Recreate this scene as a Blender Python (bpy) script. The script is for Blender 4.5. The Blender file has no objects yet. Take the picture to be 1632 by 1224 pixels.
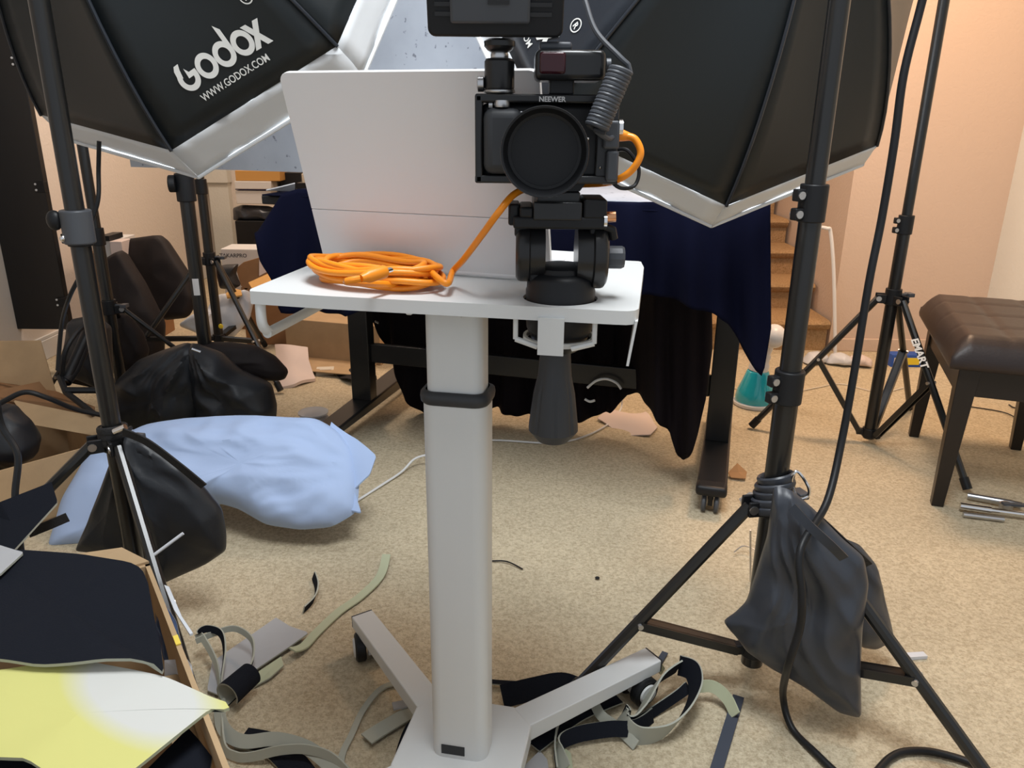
import bpy, bmesh, math, random
from mathutils import Vector, Matrix, noise
random.seed(7)
PI = math.pi
# ------------------------------------------------------------------ camera
TH = math.radians(18.9); RO = .01; F = 1226.0; H = 1.0
_X = Vector((1, 0, 0)); _D = Vector((0, -math.sin(TH), -math.cos(TH))); WV = Vector((0, math.cos(TH), -math.sin(TH)))
RV = _X*math.cos(RO) - _D*math.sin(RO); DV = _D*math.cos(RO) + _X*math.sin(RO)
C0 = Vector((0, 0, H))
cd = bpy.data.cameras.new('camera'); cam = bpy.data.objects.new('camera', cd)
bpy.context.scene.collection.objects.link(cam); bpy.context.scene.camera = cam
cd.sensor_width = 36; cd.lens = F/1632*36; cd.clip_start = .02
cam.matrix_world = Matrix(((RV.x, -DV.x, -WV.x, C0.x), (RV.y, -DV.y, -WV.y, C0.y), (RV.z, -DV.z, -WV.z, C0.z), (0, 0, 0, 1)))
sc = bpy.context.scene
sc.view_settings.view_transform = 'Standard'; sc.view_settings.look = 'None'
sc.view_settings.gamma = 1; sc.view_settings.use_curve_mapping = False
sc.view_settings.exposure = 0.13
# ------------------------------------------------------------------ world and lights
w = bpy.data.worlds.new('world'); sc.world = w; w.use_nodes = True
w.node_tree.nodes['Background'].inputs[0].default_value = (.86, .92, 1, 1)
w.node_tree.nodes['Background'].inputs[1].default_value = .60
def area(name, loc, aim, size, power, col, sy=None):
    l = bpy.data.lights.new(name, 'AREA'); l.energy = power; l.color = col; l.size = size
    l.shape = 'RECTANGLE'; l.size_y = sy or size
    o = bpy.data.objects.new(name, l); sc.collection.objects.link(o); o.location = loc
    o.rotation_euler = (Vector(aim)-Vector(loc)).to_track_quat('-Z', 'Y').to_euler(); return o
area('ceiling_panel_light', (.15, .75, 2.40), (.15, 1.05, 0), .7, 42, (.93, .97, 1))
area('hall_ceiling_light', (1.15, 2.65, 2.40), (1.35, 2.8, 0), .5, 40, (1, .66, .42))
area('back_corner_light', (-1.2, 3.9, 2.40), (-1.5, 3.4, .2), .5, 30, (1, .80, .64))

# ------------------------------------------------------------------ pixel rays -> places
def ray(u, v): return WV + RV*((u-816)/F) + DV*((v-612)/F)
def PZ(u, v, z=0.0):
    d = ray(u, v); return C0 + d*((z-H)/d.z)
def PY(u, v, Y):
    d = ray(u, v); return C0 + d*(Y/d.y)
def PP(u, v, o, n):
    d = ray(u, v); return C0 + d*((o-C0).dot(n)/d.dot(n))

# ------------------------------------------------------------------ materials
def mat(name, col, rough=.6, metal=0, bump=0, bscale=60, var=0, vscale=8, alpha=1, trans=0, emit=None, estr=0, coat=0, sheen=0, col2=None, ior=1.45, spec=.5):
    m = bpy.data.materials.new(name); m.use_nodes = True; nt = m.node_tree; b = nt.nodes['Principled BSDF']
    b.inputs['Base Color'].default_value = (*col, 1); b.inputs['Roughness'].default_value = rough
    b.inputs['Metallic'].default_value = metal; b.inputs['IOR'].default_value = ior; b.inputs['Specular IOR Level'].default_value = spec
    if coat: b.inputs['Coat Weight'].default_value = coat; b.inputs['Coat Roughness'].default_value = .15
    if sheen: b.inputs['Sheen Weight'].default_value = sheen
    if trans: b.inputs['Transmission Weight'].default_value = trans
    if alpha < 1: b.inputs['Alpha'].default_value = alpha
    if emit: b.inputs['Emission Color'].default_value = (*emit, 1); b.inputs['Emission Strength'].default_value = estr
    tc = nt.nodes.new('ShaderNodeTexCoord')
    if var or col2:
        n = nt.nodes.new('ShaderNodeTexNoise'); n.inputs['Scale'].default_value = vscale; n.inputs['Detail'].default_value = 6
        nt.links.new(tc.outputs['Object'], n.inputs['Vector'])
        r = nt.nodes.new('ShaderNodeValToRGB'); c2 = col2 or tuple(max(0, c*(1-var)) for c in col)
        r.color_ramp.elements[0].position = .35; r.color_ramp.elements[1].position = .65
        r.color_ramp.elements[0].color = (*c2, 1); r.color_ramp.elements[1].color = (*[min(1, c*(1+var)) for c in col], 1)
        nt.links.new(n.outputs['Fac'], r.inputs['Fac']); nt.links.new(r.outputs['Color'], b.inputs['Base Color'])
    if bump:
        n = nt.nodes.new('ShaderNodeTexNoise'); n.inputs['Scale'].default_value = bscale; n.inputs['Detail'].default_value = 5
        nt.links.new(tc.outputs['Object'], n.inputs['Vector'])
        bp = nt.nodes.new('ShaderNodeBump'); bp.inputs['Strength'].default_value = bump; bp.inputs['Distance'].default_value = .004
        nt.links.new(n.outputs['Fac'], bp.inputs['Height']); nt.links.new(bp.outputs['Normal'], b.inputs['Normal'])
    return m
M = {}
M['cart'] = mat('powder_coated_metal', (.64, .65, .645), .42, bump=.05, bscale=900)
M['laptop'] = mat('white_shell', (.82, .82, .83), .38)
M['black'] = mat('black_paint', (.012, .012, .013), .28)
M['blackm'] = mat('black_plastic', (.009, .0095, .011), .45, spec=.35)
M['blackt'] = mat('black_tube', (.010, .010, .010), .30, coat=.2)
M['grayp'] = mat('grey_plastic', (.06, .065, .075), .45)
M['dgray'] = mat('dark_grey_rubber', (.030, .032, .036), .5)
M['chrome'] = mat('chrome', (.75, .75, .76), .18, metal=1)
M['steel'] = mat('steel', (.55, .55, .56), .35, metal=1)
M['brass'] = mat('copper_screw', (.7, .35, .18), .35, metal=1)
M['nylon'] = mat('black_nylon', (.013, .015, .019), .44, bump=.15, bscale=60)
M['nylong'] = mat('slate_nylon', (.036, .041, .052), .38, bump=.15, bscale=50)
M['nylonb'] = mat('brownish_black_nylon', (.016, .012, .012), .7, spec=.3, bump=.1, bscale=50)
M['web'] = mat('black_webbing', (.012, .012, .013), .7, bump=.4, bscale=400)
M['sbox'] = mat('softbox_black', (.009, .0125, .0145), .42, bump=.03, bscale=30)
M['sboxg'] = mat('softbox_side_sheen', (.022, .026, .034), .30)  # lighter copy of the softbox black; sheen of the lit panel painted in
M['rim'] = mat('white_silky_fabric', (.68, .70, .72), .65, bump=.25, bscale=14)
M['diff'] = mat('glowing_diffuser', (.8, .8, .8), .8, emit=(.88, .94, 1), estr=2.2)
M['logo'] = mat('white_print', (.75, .75, .72), .7)
M['orange'] = mat('orange_cable', (.86, .27, .012), .38)
M['navy'] = mat('navy_cloth', (.0028, .0036, .0150), .9, spec=.12, bump=.2, bscale=60)
M['sheer'] = mat('brown_black_cloth', (.0055, .0035, .005), .85, spec=.15, bump=.3, bscale=40)
M['pillow'] = mat('light_blue_cotton', (.35, .45, .66), .85, bump=.08, bscale=60)
M['card'] = mat('cardboard', (.43, .295, .165), .85, var=.06, vscale=14, bump=.1, bscale=120)
M['cardd'] = mat('brown_cardboard', (.30, .155, .07), .85, var=.06, vscale=14)
M['cardo'] = mat('orange_tan_cardboard', (.52, .28, .08), .85)
M['white'] = mat('white_paper', (.62, .61, .60), .7)
M['poly'] = mat('white_plastic_bag', (.58, .60, .64), .35, bump=.5, bscale=25)
M['wcord'] = mat('white_cord', (.66, .66, .66), .5)
M['foamb'] = mat('black_foam', (.0075, .009, .014), .95, spec=.2, bump=.25, bscale=500)
M['foamg'] = mat('grey_green_foam', (.36, .365, .31), .85)
M['foamv'] = mat('pale_green_foam', (.42, .44, .30), .85)
M['foams'] = mat('silver_grey_foam', (.37, .37, .38), .8)
M['felt'] = mat('dark_blue_felt', (.045, .052, .07), .95)
M['leather'] = mat('dark_brown_leather', (.026, .017, .015), .42, bump=.12, bscale=160)
M['espresso'] = mat('espresso_wood', (.012, .009, .008), .35)
M['teal'] = mat('teal_plastic', (.02, .40, .50), .12, coat=.5)
M['wplast'] = mat('white_plastic', (.70, .70, .70), .35)
M['maroon'] = mat('maroon_plastic', (.30, .02, .05), .3)
M['redwin'] = mat('dark_red_window', (.035, .006, .010), .12)
M['glass'] = mat('lens_glass', (.004, .005, .007), .08, spec=.35)
M['bluebag'] = mat('clear_blue_plastic', (.045, .07, .14), .15, bump=.5, bscale=25)
M['leaf'] = mat('brown_paper_scrap', (.36, .20, .09), .8)
M['bluep'] = mat('blue_print', (.02, .08, .35), .6)
M['yellp'] = mat('yellow_print', (.75, .55, .03), .6)
M['gtape'] = mat('gold_sticker', (.8, .6, .1), .3)
M['cream'] = mat('cream_plastic', (.66, .6, .5), .5)
M['pinkp'] = mat('pink_white_paper', (.62, .52, .48), .8)
M['ink'] = mat('grey_print', (.10, .10, .11), .8)
M['stripe'] = mat('navy_stripe', (.05, .04, .14), .7)
M['clear'] = mat('clear_spool_plastic', (.42, .45, .50), .15, alpha=.55)
# walls
M['wall'] = mat('beige_wall', (.72, .65, .58), .9, bump=.35, bscale=90)
M['wallw'] = mat('pale_lit_wall', (.66, .66, .61), .9, bump=.35, bscale=90)  # right wall paler than the hall wall: lighting difference put into the colour
M['wallo'] = mat('tan_lit_wall', (.60, .46, .36), .9, bump=.35, bscale=90)  # hall and stair walls, tanner than the right wall by painted-in lighting
M['trim'] = mat('white_trim', (.68, .67, .65), .5)
M['ceil'] = mat('ceiling_paint', (.7, .7, .68), .9)
def carpet_mat(name, a, b2, sc_=1):
    m = bpy.data.materials.new(name); m.use_nodes = True; nt = m.node_tree; b = nt.nodes['Principled BSDF']
    b.inputs['Roughness'].default_value = .95; b.inputs['Specular IOR Level'].default_value = .1
    tc = nt.nodes.new('ShaderNodeTexCoord')
    n1 = nt.nodes.new('ShaderNodeTexNoise'); n1.inputs['Scale'].default_value = 130*sc_; n1.inputs['Detail'].default_value = 4; n1.inputs['Roughness'].default_value = .75
    n2 = nt.nodes.new('ShaderNodeTexNoise'); n2.inputs['Scale'].default_value = 4; n2.inputs['Detail'].default_value = 3
    for n in (n1, n2): nt.links.new(tc.outputs['Object'], n.inputs['Vector'])
    r = nt.nodes.new('ShaderNodeValToRGB'); r.color_ramp.elements[0].position = .36; r.color_ramp.elements[1].position = .60
    r.color_ramp.elements[0].color = (*b2, 1); r.color_ramp.elements[1].color = (*a, 1)
    nt.links.new(n1.outputs['Fac'], r.inputs['Fac'])
    mx = nt.nodes.new('ShaderNodeMix'); mx.data_type = 'RGBA'; mx.blend_type = 'MULTIPLY'; mx.inputs['Factor'].default_value = .35
    r2 = nt.nodes.new('ShaderNodeValToRGB'); r2.color_ramp.elements[0].position = .35; r2.color_ramp.elements[1].position = .65
    r2.color_ramp.elements[0].color = (.75, .75, .75, 1)
    nt.links.new(n2.outputs['Fac'], r2.inputs['Fac']); nt.links.new(r.outputs['Color'], mx.inputs[6]); nt.links.new(r2.outputs['Color'], mx.inputs[7])
    nt.links.new(mx.outputs[2], b.inputs['Base Color'])
    bp = nt.nodes.new('ShaderNodeBump'); bp.inputs['Strength'].default_value = .9; bp.inputs['Distance'].default_value = .008
    nt.links.new(n1.outputs['Fac'], bp.inputs['Height']); nt.links.new(bp.outputs['Normal'], b.inputs['Normal'])
    return m
M['carpet'] = carpet_mat('beige_carpet', (.72, .62, .445), (.48, .39, .26))
M['stairc'] = carpet_mat('tan_stair_carpet', (.50, .33, .18), (.34, .21, .10))
def concrete():
    m = mat('concrete_print', (.40, .435, .49), .85, col2=(.30, .33, .38), vscale=3.5)
    nt = m.node_tree; b = nt.nodes['Principled BSDF']; tc = nt.nodes['Texture Coordinate']
    n = nt.nodes.new('ShaderNodeTexNoise'); n.inputs['Scale'].default_value = 45; n.inputs['Detail'].default_value = 2
    nt.links.new(tc.outputs['Object'], n.inputs['Vector'])
    r = nt.nodes.new('ShaderNodeValToRGB'); r.color_ramp.elements[0].position = .27; r.color_ramp.elements[1].position = .33
    r.color_ramp.elements[0].color = (.45, .45, .47, 1)
    nt.links.new(n.outputs['Fac'], r.inputs['Fac'])
    mx = nt.nodes.new('ShaderNodeMix'); mx.data_type = 'RGBA'; mx.blend_type = 'MULTIPLY'; mx.inputs['Factor'].default_value = 1
    src = b.inputs['Base Color'].links[0].from_socket
    nt.links.new(src, mx.inputs[6]); nt.links.new(r.outputs['Color'], mx.inputs[7]); nt.links.new(mx.outputs[2], b.inputs['Base Color'])
    return m
M['concrete'] = concrete()
def yellow():   # sheet sprayed yellow round a pale unsprayed patch (object space, metres from the sheet's origin)
    m = mat('sprayed_yellow_foam', (.56, .54, .20), .85); nt = m.node_tree; b = nt.nodes['Principled BSDF']
    tc = nt.nodes['Texture Coordinate'] if 'Texture Coordinate' in nt.nodes else nt.nodes.new('ShaderNodeTexCoord')
    mp = nt.nodes.new('ShaderNodeMapping'); mp.name = 'patch'; nt.links.new(tc.outputs['Object'], mp.inputs['Vector'])
    g = nt.nodes.new('ShaderNodeVectorMath'); g.operation = 'LENGTH'; nt.links.new(mp.outputs['Vector'], g.inputs[0])
    r = nt.nodes.new('ShaderNodeValToRGB'); r.color_ramp.elements[0].position = .62; r.color_ramp.elements[1].position = 1.05
    r.color_ramp.elements[0].color = (.58, .58, .55, 1); r.color_ramp.elements[1].color = (.60, .58, .20, 1)
    r.color_ramp.elements[1].position = 1.0
    nt.links.new(g.outputs['Value'], r.inputs['Fac']); nt.links.new(r.outputs['Color'], b.inputs['Base Color'])
    return m, mp
M['yellow'], YMAP = yellow()

# ------------------------------------------------------------------ mesh tools
def link(o): sc.collection.objects.link(o); return o
class MB:
    def __init__(s): s.v = []; s.f = []; s.m = []
    def add(s, vs, fs, mi=0):
        n = len(s.v); s.v += [Vector(p) for p in vs]; s.f += [[i+n for i in f] for f in fs]; s.m += [mi]*len(fs); return s
    def hexa(s, p, mi=0):       # 8 pts: bottom 4, top 4
        return s.add(p, [(0, 3, 2, 1), (4, 5, 6, 7), (0, 1, 5, 4), (1, 2, 6, 5), (2, 3, 7, 6), (3, 0, 4, 7)], mi)
    def box(s, o, a, b, c, mi=0):   # corner + three edge vectors
        o, a, b, c = map(Vector, (o, a, b, c)); return s.hexa([o, o+a, o+a+b, o+b, o+c, o+a+c, o+a+b+c, o+b+c], mi)
    def cbox(s, c, h, rz=0, mi=0):
        R = Matrix.Rotation(rz, 3, 'Z'); c = Vector(c); ax = [R @ Vector(v) for v in ((h[0]*2, 0, 0), (0, h[1]*2, 0), (0, 0, h[2]*2))]
        return s.box(c-sum(ax, Vector())/2, *ax, mi=mi)
    def tube(s, pts, r, n=12, cap=True, mi=0, ry=None):
        pts = [Vector(p) for p in pts]; rr = r if isinstance(r, (list, tuple)) else [r]*len(pts)
        T = []
        for i in range(len(pts)):
            a = pts[max(i-1, 0)]; b = pts[min(i+1, len(pts)-1)]; t = (b-a); T.append(t.normalized() if t.length > 1e-9 else Vector((0, 0, 1)))
        up = Vector((0, 0, 1)) if abs(T[0].z) < .9 else Vector((0, 1, 0)); N = T[0].cross(up).normalized(); vs = []
        for i, p in enumerate(pts):
            if i:
                q = T[i-1].rotation_difference(T[i]); N = q @ N
            N = (N - T[i]*N.dot(T[i])).normalized(); B = T[i].cross(N)
            for k in range(n):
                a = 2*PI*k/n; vs.append(p + N*(math.cos(a)*rr[i]) + B*(math.sin(a)*(rr[i] if ry is None else ry)))
        fs = [(i*n+k, i*n+(k+1) % n, (i+1)*n+(k+1) % n, (i+1)*n+k) for i in range(len(pts)-1) for k in range(n)]
        if cap: fs += [tuple(reversed(range(n))), tuple((len(pts)-1)*n+k for k in range(n))]
        return s.add(vs, fs, mi)
    def lathe(s, prof, o, ax=(0, 0, 1), n=32, mi=0, cap=True):   # prof (r, h) along ax
        ax = Vector(ax).normalized(); up = Vector((0, 0, 1)) if abs(ax.z) < .9 else Vector((1, 0, 0)); N = ax.cross(up).normalized(); B = ax.cross(N); o = Vector(o)
        vs = [o + ax*h + (N*math.cos(2*PI*k/n)+B*math.sin(2*PI*k/n))*max(r, 1e-5) for r, h in prof for k in range(n)]
        fs = [(i*n+k, i*n+(k+1) % n, (i+1)*n+(k+1) % n, (i+1)*n+k) for i in range(len(prof)-1) for k in range(n)]
        if cap: fs += [tuple(reversed(range(n))), tuple((len(prof)-1)*n+k for k in range(n))]
        return s.add(vs, fs, mi)
    def prism(s, poly, d, mi=0):   # planar polygon extruded by vector d
        n = len(poly); poly = [Vector(p) for p in poly]; d = Vector(d)
        return s.add(poly+[p+d for p in poly], [tuple(range(n)), tuple(reversed(range(n, 2*n)))] + [(i, i+n, (i+1) % n+n, (i+1) % n) for i in range(n)], mi)
    def grid(s, rows, mi=0, closed=False):
        n = len(rows[0]); vs = [p for r in rows for p in r]
        fs = [(i*n+k, i*n+(k+1) % n, (i+1)*n+(k+1) % n, (i+1)*n+k) for i in range(len(rows)-1) for k in range(n if closed else n-1)]
        return s.add(vs, fs, mi)
    def ball(s, c, r, n=16, mi=0, sq=(1, 1, 1)):
        c = Vector(c); rows = []
        for i in range(n//2+1):
            a = PI*i/(n//2); rows.append([c+Vector((math.sin(a)*math.cos(2*PI*k/n)*r*sq[0], math.sin(a)*math.sin(2*PI*k/n)*r*sq[1], math.cos(a)*r*sq[2])) for k in range(n)])
        return s.grid(rows, mi, True)
    def build(s, name, mats, parent=None, smooth=None, bevel=0, solid=0, sub=0, label=None):
        mats = mats if isinstance(mats, (list, tuple)) else [mats]
        if parent is not None: o0 = parent['_o'] if '_o' in parent else (0, 0, 0); o0 = Vector(o0)
        else:
            xs = [p.x for p in s.v]; ys = [p.y for p in s.v]; zs = [p.z for p in s.v]
            o0 = Vector(((min(xs)+max(xs))/2, (min(ys)+max(ys))/2, min(zs)))
        me = bpy.data.meshes.new(name); me.from_pydata([p-o0 for p in s.v], [], s.f)
        for m in mats: me.materials.append(m)
        for p, mi in zip(me.polygons, s.m): p.material_index = mi
        bm = bmesh.new(); bm.from_mesh(me); bmesh.ops.remove_doubles(bm, verts=bm.verts, dist=1e-6); bmesh.ops.recalc_face_normals(bm, faces=bm.faces)
        bm.to_mesh(me); bm.free()
        o = bpy.data.objects.new(name, me); link(o)
        if parent is None: o.location = o0
        else: o.parent = parent; o['_o'] = tuple(o0)
        if label: o['label'] = label
        ang = 35 if smooth is None else smooth
        if ang:
            for p in me.polygons: p.use_smooth = True
            me.set_sharp_from_angle(angle=math.radians(ang))
        if solid: md = o.modifiers.new('s', 'SOLIDIFY'); md.thickness = solid; md.offset = 0
        if bevel: md = o.modifiers.new('b', 'BEVEL'); md.width = bevel; md.segments = 3; md.limit_method = 'ANGLE'; md.angle_limit = math.radians(35)
        if sub: md = o.modifiers.new('u', 'SUBSURF'); md.levels = sub; md.render_levels = sub
        return o
def thing(name, label, cat, loc, group=None):
    o = bpy.data.objects.new(name, None); link(o); o.location = loc; o['_o'] = tuple(loc); o.empty_display_size = .05
    o['label'] = label; o['category'] = cat
    if group: o['group'] = group
    return o
def tag(o, label, cat, group=None, kind=None):
    o['label'] = label; o['category'] = cat
    if group: o['group'] = group
    if kind: o['kind'] = kind
    return o
def struct(o, label=None):
    o['kind'] = 'structure'
    if label: o['label'] = label
    return o
def smoothpts(pts, n=8, closed=False):      # Catmull-Rom
    pts = [Vector(p) for p in pts]; out = []; L = len(pts)
    for i in range(L if closed else L-1):
        if closed: a, b, c, d = pts[i-1], pts[i], pts[(i+1) % L], pts[(i+2) % L]
        else: a, b, c, d = pts[max(i-1, 0)], pts[i], pts[i+1], pts[min(i+2, L-1)]
        for k in range(n):
            t = k/n; out.append(.5*((2*b)+(c-a)*t+(2*a-5*b+4*c-d)*t*t+(3*b-a-3*c+d)*t**3))
    if not closed: out.append(pts[-1])
    return out
def text_geo(txt, size, bold=0):
    c = bpy.data.curves.new('t', 'FONT'); c.body = txt; c.size = size; c.offset = bold; c.resolution_u = 3; c.align_x = 'CENTER'
    o = bpy.data.objects.new('t', c); link(o); dg = bpy.context.evaluated_depsgraph_get(); me = o.evaluated_get(dg).to_mesh()
    vs = [v.co.copy() for v in me.vertices]; fs = [tuple(p.vertices) for p in me.polygons]
    bpy.data.objects.remove(o); bpy.data.curves.remove(c); return vs, fs
def text_on(parent, name, txt, size, o, ax, ay, m, bold=0, lift=.0008):
    vs, fs = text_geo(txt, size, bold); ax = Vector(ax).normalized(); ay = Vector(ay).normalized(); n = ax.cross(ay); o = Vector(o)
    b = MB(); b.add([o+ax*p.x+ay*p.y+n*lift for p in vs], fs); return b.build(name, m, parent, smooth=0)
def pbox(mb, u0, v0, u1, v1, Y0, Y1, mi=0):     # box whose near face (at depth Y0) spans the given frame rectangle
    a = PY(u0, v0, Y0); b = PY(u1, v0, Y0); c = PY(u1, v1, Y0); d = PY(u0, v1, Y0)
    x0 = (a.x+d.x)/2; x1 = (b.x+c.x)/2; z1 = (a.z+b.z)/2; z0 = (c.z+d.z)/2
    return mb.box((x0, Y0, z0), (x1-x0, 0, 0), (0, Y1-Y0, 0), (0, 0, z1-z0), mi)
def resample(pts, n, closed=True):
    P = [Vector(p) for p in pts]; Q = P+[P[0]] if closed else P; L = [0]
    for a, b in zip(Q, Q[1:]): L.append(L[-1]+(b-a).length)
    out = []; j = 0
    for i in range(n):
        t = L[-1]*i/(n if closed else n-1)
        while j < len(L)-2 and L[j+1] < t: j += 1
        k = (t-L[j])/max(L[j+1]-L[j], 1e-9); out.append(Q[j].lerp(Q[j+1], min(k, 1)))
    return out
def puff(outline, o, n, thick, name, m, parent=None, neck=None, amp=.006, waves=9, back=.6, rings=14, N=96, nz=.006, seed=0, round_=.5, center=None, fine=.5, **kw):
    """a stuffed fabric body: outline (frame pixels on the plane o,n) filled on both sides to a rounded thickness, with creases fanning from neck"""
    o = Vector(o); n = Vector(n).normalized()
    P = resample([PP(u, v, o, n) for u, v in outline], N)
    P = [(P[i-1]+P[i]*2+P[(i+1) % N])/4 for i in range(N)]
    c = sum(P, Vector())/N if center is None else PP(*center, o, n)
    nk = PP(*neck, o, n) if neck else c+Vector((0, 0, .3))
    e1 = n.cross(Vector((0, 0, 1))); e1 = e1.normalized() if e1.length > .1 else Vector((1, 0, 0)); e2 = n.cross(e1)
    rows = []
    def pt(p, t, side):
        q = c.lerp(p, t); h = thick*((1-t**2.4)**round_)*side
        w = q-nk; a = math.atan2(w.dot(e2), w.dot(e1)); d = w.length
        f = (1-2*abs(math.sin((a*waves+seed+3*noise.noise(q*6+Vector((seed, 0, 0))))/2))**.8) + fine*(1-2*abs(math.sin(a*waves*1.35+1.3*seed+4*noise.noise(q*9))))
        cr = amp*f*min(1, (1-t)*5+.15)
        return q + n*(h*(1 if side < 0 else back)) + n*(cr*(-1 if side < 0 else 0)) + Vector((1, 1, 1))*0 + n*(nz*noise.noise(q*14+Vector((seed, 3, 1)))*side)*min(1, (1-t)*4)
    for i in range(rings+1):
        t = (i/rings)**.8; rows.append([pt(p, max(t, 1e-3), -1) for p in P])
    for i in range(rings-1, -1, -1):
        t = (i/rings)**.8; rows.append([pt(p, max(t, 1e-3), 1) for p in P])
    b = MB(); b.grid(rows, 0, True); n_ = len(b.v)
    b.f.append(list(range(N))); b.m.append(0); b.f.append(list(range(n_-N, n_))); b.m.append(0)
    o_ = b.build(name, m, parent, smooth=60, **kw); md = o_.modifiers.new('soften', 'SMOOTH'); md.iterations = 3; md.factor = .5; return o_
def sheet(pts, th, name, mats, parent=None, sub=0, wob=0, **kw):
    """a flexible sheet: 3-D outline fanned from its centre and thickened; top material 0, edge 1, underside 2"""
    N = 72; P = resample(pts, N); c = sum(P, Vector())/N; rows = []
    for i in range(11):
        t = max(i/10, 1e-3); rows.append([c.lerp(p, t)+Vector((0, 0, wob*noise.noise(c.lerp(p, t)*7))) for p in P])
    b = MB(); b.grid(rows, 0, True); b.f.append(list(range(N))); b.m.append(0)
    low = [[q-Vector((0, 0, th)) for q in r] for r in rows]
    k = len(b.v); b.grid(low, 2, True); b.f.append(list(range(k, k+N))); b.m.append(2); b.grid([rows[-1], low[-1]], 1, True)
    return b.build(name, mats, parent, smooth=30, **kw)
def ribbon(path, width, th, name, mats, wdir=None, parent=None, n=8, **kw):
    """strip along a path; wdir None = lying flat, else a list/vector giving the direction of its width. mats: side A, side B, edges"""
    p0 = [Vector(p) for p in path]; P = smoothpts(p0, n)
    if isinstance(wdir, list): Wd = smoothpts([Vector(x) for x in wdir], n)
    else: Wd = [Vector(wdir)]*len(P) if wdir is not None else [None]*len(P)
    A, B_, C_, D_ = [], [], [], []; face = 0
    for i, p in enumerate(P):
        t = (P[min(i+1, len(P)-1)]-P[max(i-1, 0)]).normalized()
        w_ = Wd[i] if Wd[i] is not None else Vector((t.y, -t.x, 0))
        w_ = (w_-t*w_.dot(t)).normalized(); nn = w_.cross(t).normalized(); face += nn.dot((C0-p).normalized())
        A.append(p-w_*width/2+nn*th/2); B_.append(p+w_*width/2+nn*th/2); C_.append(p+w_*width/2-nn*th/2); D_.append(p-w_*width/2-nn*th/2)
    if face < 0: mats = [mats[1], mats[0], mats[2]]
    b = MB(); b.grid([A, B_], 0); b.grid([C_, D_], 1); b.grid([B_, C_], 2); b.grid([D_, A], 2)
    b.add([A[0], B_[0], C_[0], D_[0]], [(0, 1, 2, 3)], 2); b.add([A[-1], B_[-1], C_[-1], D_[-1]], [(3, 2, 1, 0)], 2)
    return b.build(name, mats, parent, smooth=50, **kw)
def cyl(mb, a, b, r, n=16, mi=0): return mb.tube([a, b], r, n, mi=mi)

# ================================================================== SETTING
def plane_struct(name, pts, m, d):
    b = MB(); b.prism(pts, d); return struct(b.build(name, m, smooth=0))
XL, YB, XR, YR = -2.03, 5.2, 2.16, 3.45
plane_struct('floor', [(-2.6, -1.2, -.05), (2.8, -1.2, -.05), (2.8, 6.2, -.05), (-2.6, 6.2, -.05)], M['carpet'], (0, 0, .05))
plane_struct('ceiling', [(-2.6, -.2, 2.46), (2.8, -.2, 2.46), (2.8, 6.2, 2.46), (-2.6, 6.2, 2.46)], M['ceil'], (0, 0, .05))
plane_struct('wall_left', [(XL, -.2, 0), (XL, YB, 0), (XL, YB, 2.46), (XL, -.2, 2.46)], M['wall'], (-.1, 0, 0))
plane_struct('wall_back', [(XL, YB, 0), (1.47, YB, 0), (1.47, YB, 2.46), (XL, YB, 2.46)], M['wall'], (0, .1, 0))
plane_struct('wall_front_of_hall', [(1.47, YR, 0), (XR, YR, 0), (XR, YR, 2.46), (1.47, YR, 2.46)], M['wallo'], (0, .1, 0)).name = 'wall_hall'
plane_struct('wall_stair', [(1.47, YR+.1, 0), (1.47, YB, 0), (1.47, YB, 2.46), (1.47, YR+.1, 2.46)], M['wallo'], (.1, 0, 0))
plane_struct('wall_right', [(XR, -.2, 0), (XR, YR, 0), (XR, YR, 2.46), (XR, -.2, 2.46)], M['wallw'], (.1, 0, 0))
b = MB(); b.box((XL, 0, 0), (.014, 0, 0), (0, YB, 0), (0, 0, .085)); b.box((XL, 0, .085), (.009, 0, 0), (0, YB, 0), (0, 0, .015))
struct(b.build('baseboard_left', M['trim'], bevel=.003))
b = MB(); b.box((1.49, YR-.013, 0), (XR-1.49, 0, 0), (0, .013, 0), (0, 0, .06)); struct(b.build('baseboard_hall', M['wallo'], bevel=.003))
b = MB(); b.box((-1.99, YB-.06, .0), (.13, 0, 0), (0, .06, 0), (0, 0, 1.3)); b.box((-2.0, YB-.08, .60), (.15, 0, 0), (0, .08, 0), (0, 0, .8)); struct(b.build('trim_1', M['wallw'], bevel=.004))
# stairs
root = bpy.data.objects.new('trim_staircase', None); link(root); root['_o'] = (0, 0, 0); root['kind'] = 'structure'
for i in range(7):
    y0 = 3.42+.235*i; z1 = .145+.125*i; b = MB()
    prof = [(y0+.03, 0), (y0+.03, z1-.045), (y0+.008, z1-.035), (y0, z1-.016), (y0+.008, z1-.004), (y0+.03, z1), (y0+.29, z1), (y0+.29, 0)]
    b.prism([(.82, y, z) for y, z in prof], (.635, 0, 0)); b.build('step', M['stairc'], root, smooth=50)
# light switch
q = PP(1624, 60, Vector((XR, 0, 0)), Vector((-1, 0, 0))); t = thing('light_switch', 'white light switch on the right wall at the frame edge', 'switch', (XR, q.y, q.z-.06))
b = MB(); b.box((XR-.008, q.y-.06, q.z-.075), (.008, 0, 0), (0, .075, 0), (0, 0, .15)); b.build('switch_plate', M['wplast'], t, bevel=.002)
b = MB(); b.box((XR-.013, q.y-.036, q.z-.03), (.006, 0, 0), (0, .03, 0), (0, 0, .06)); b.build('rocker', M['wplast'], t, bevel=.001)

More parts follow.
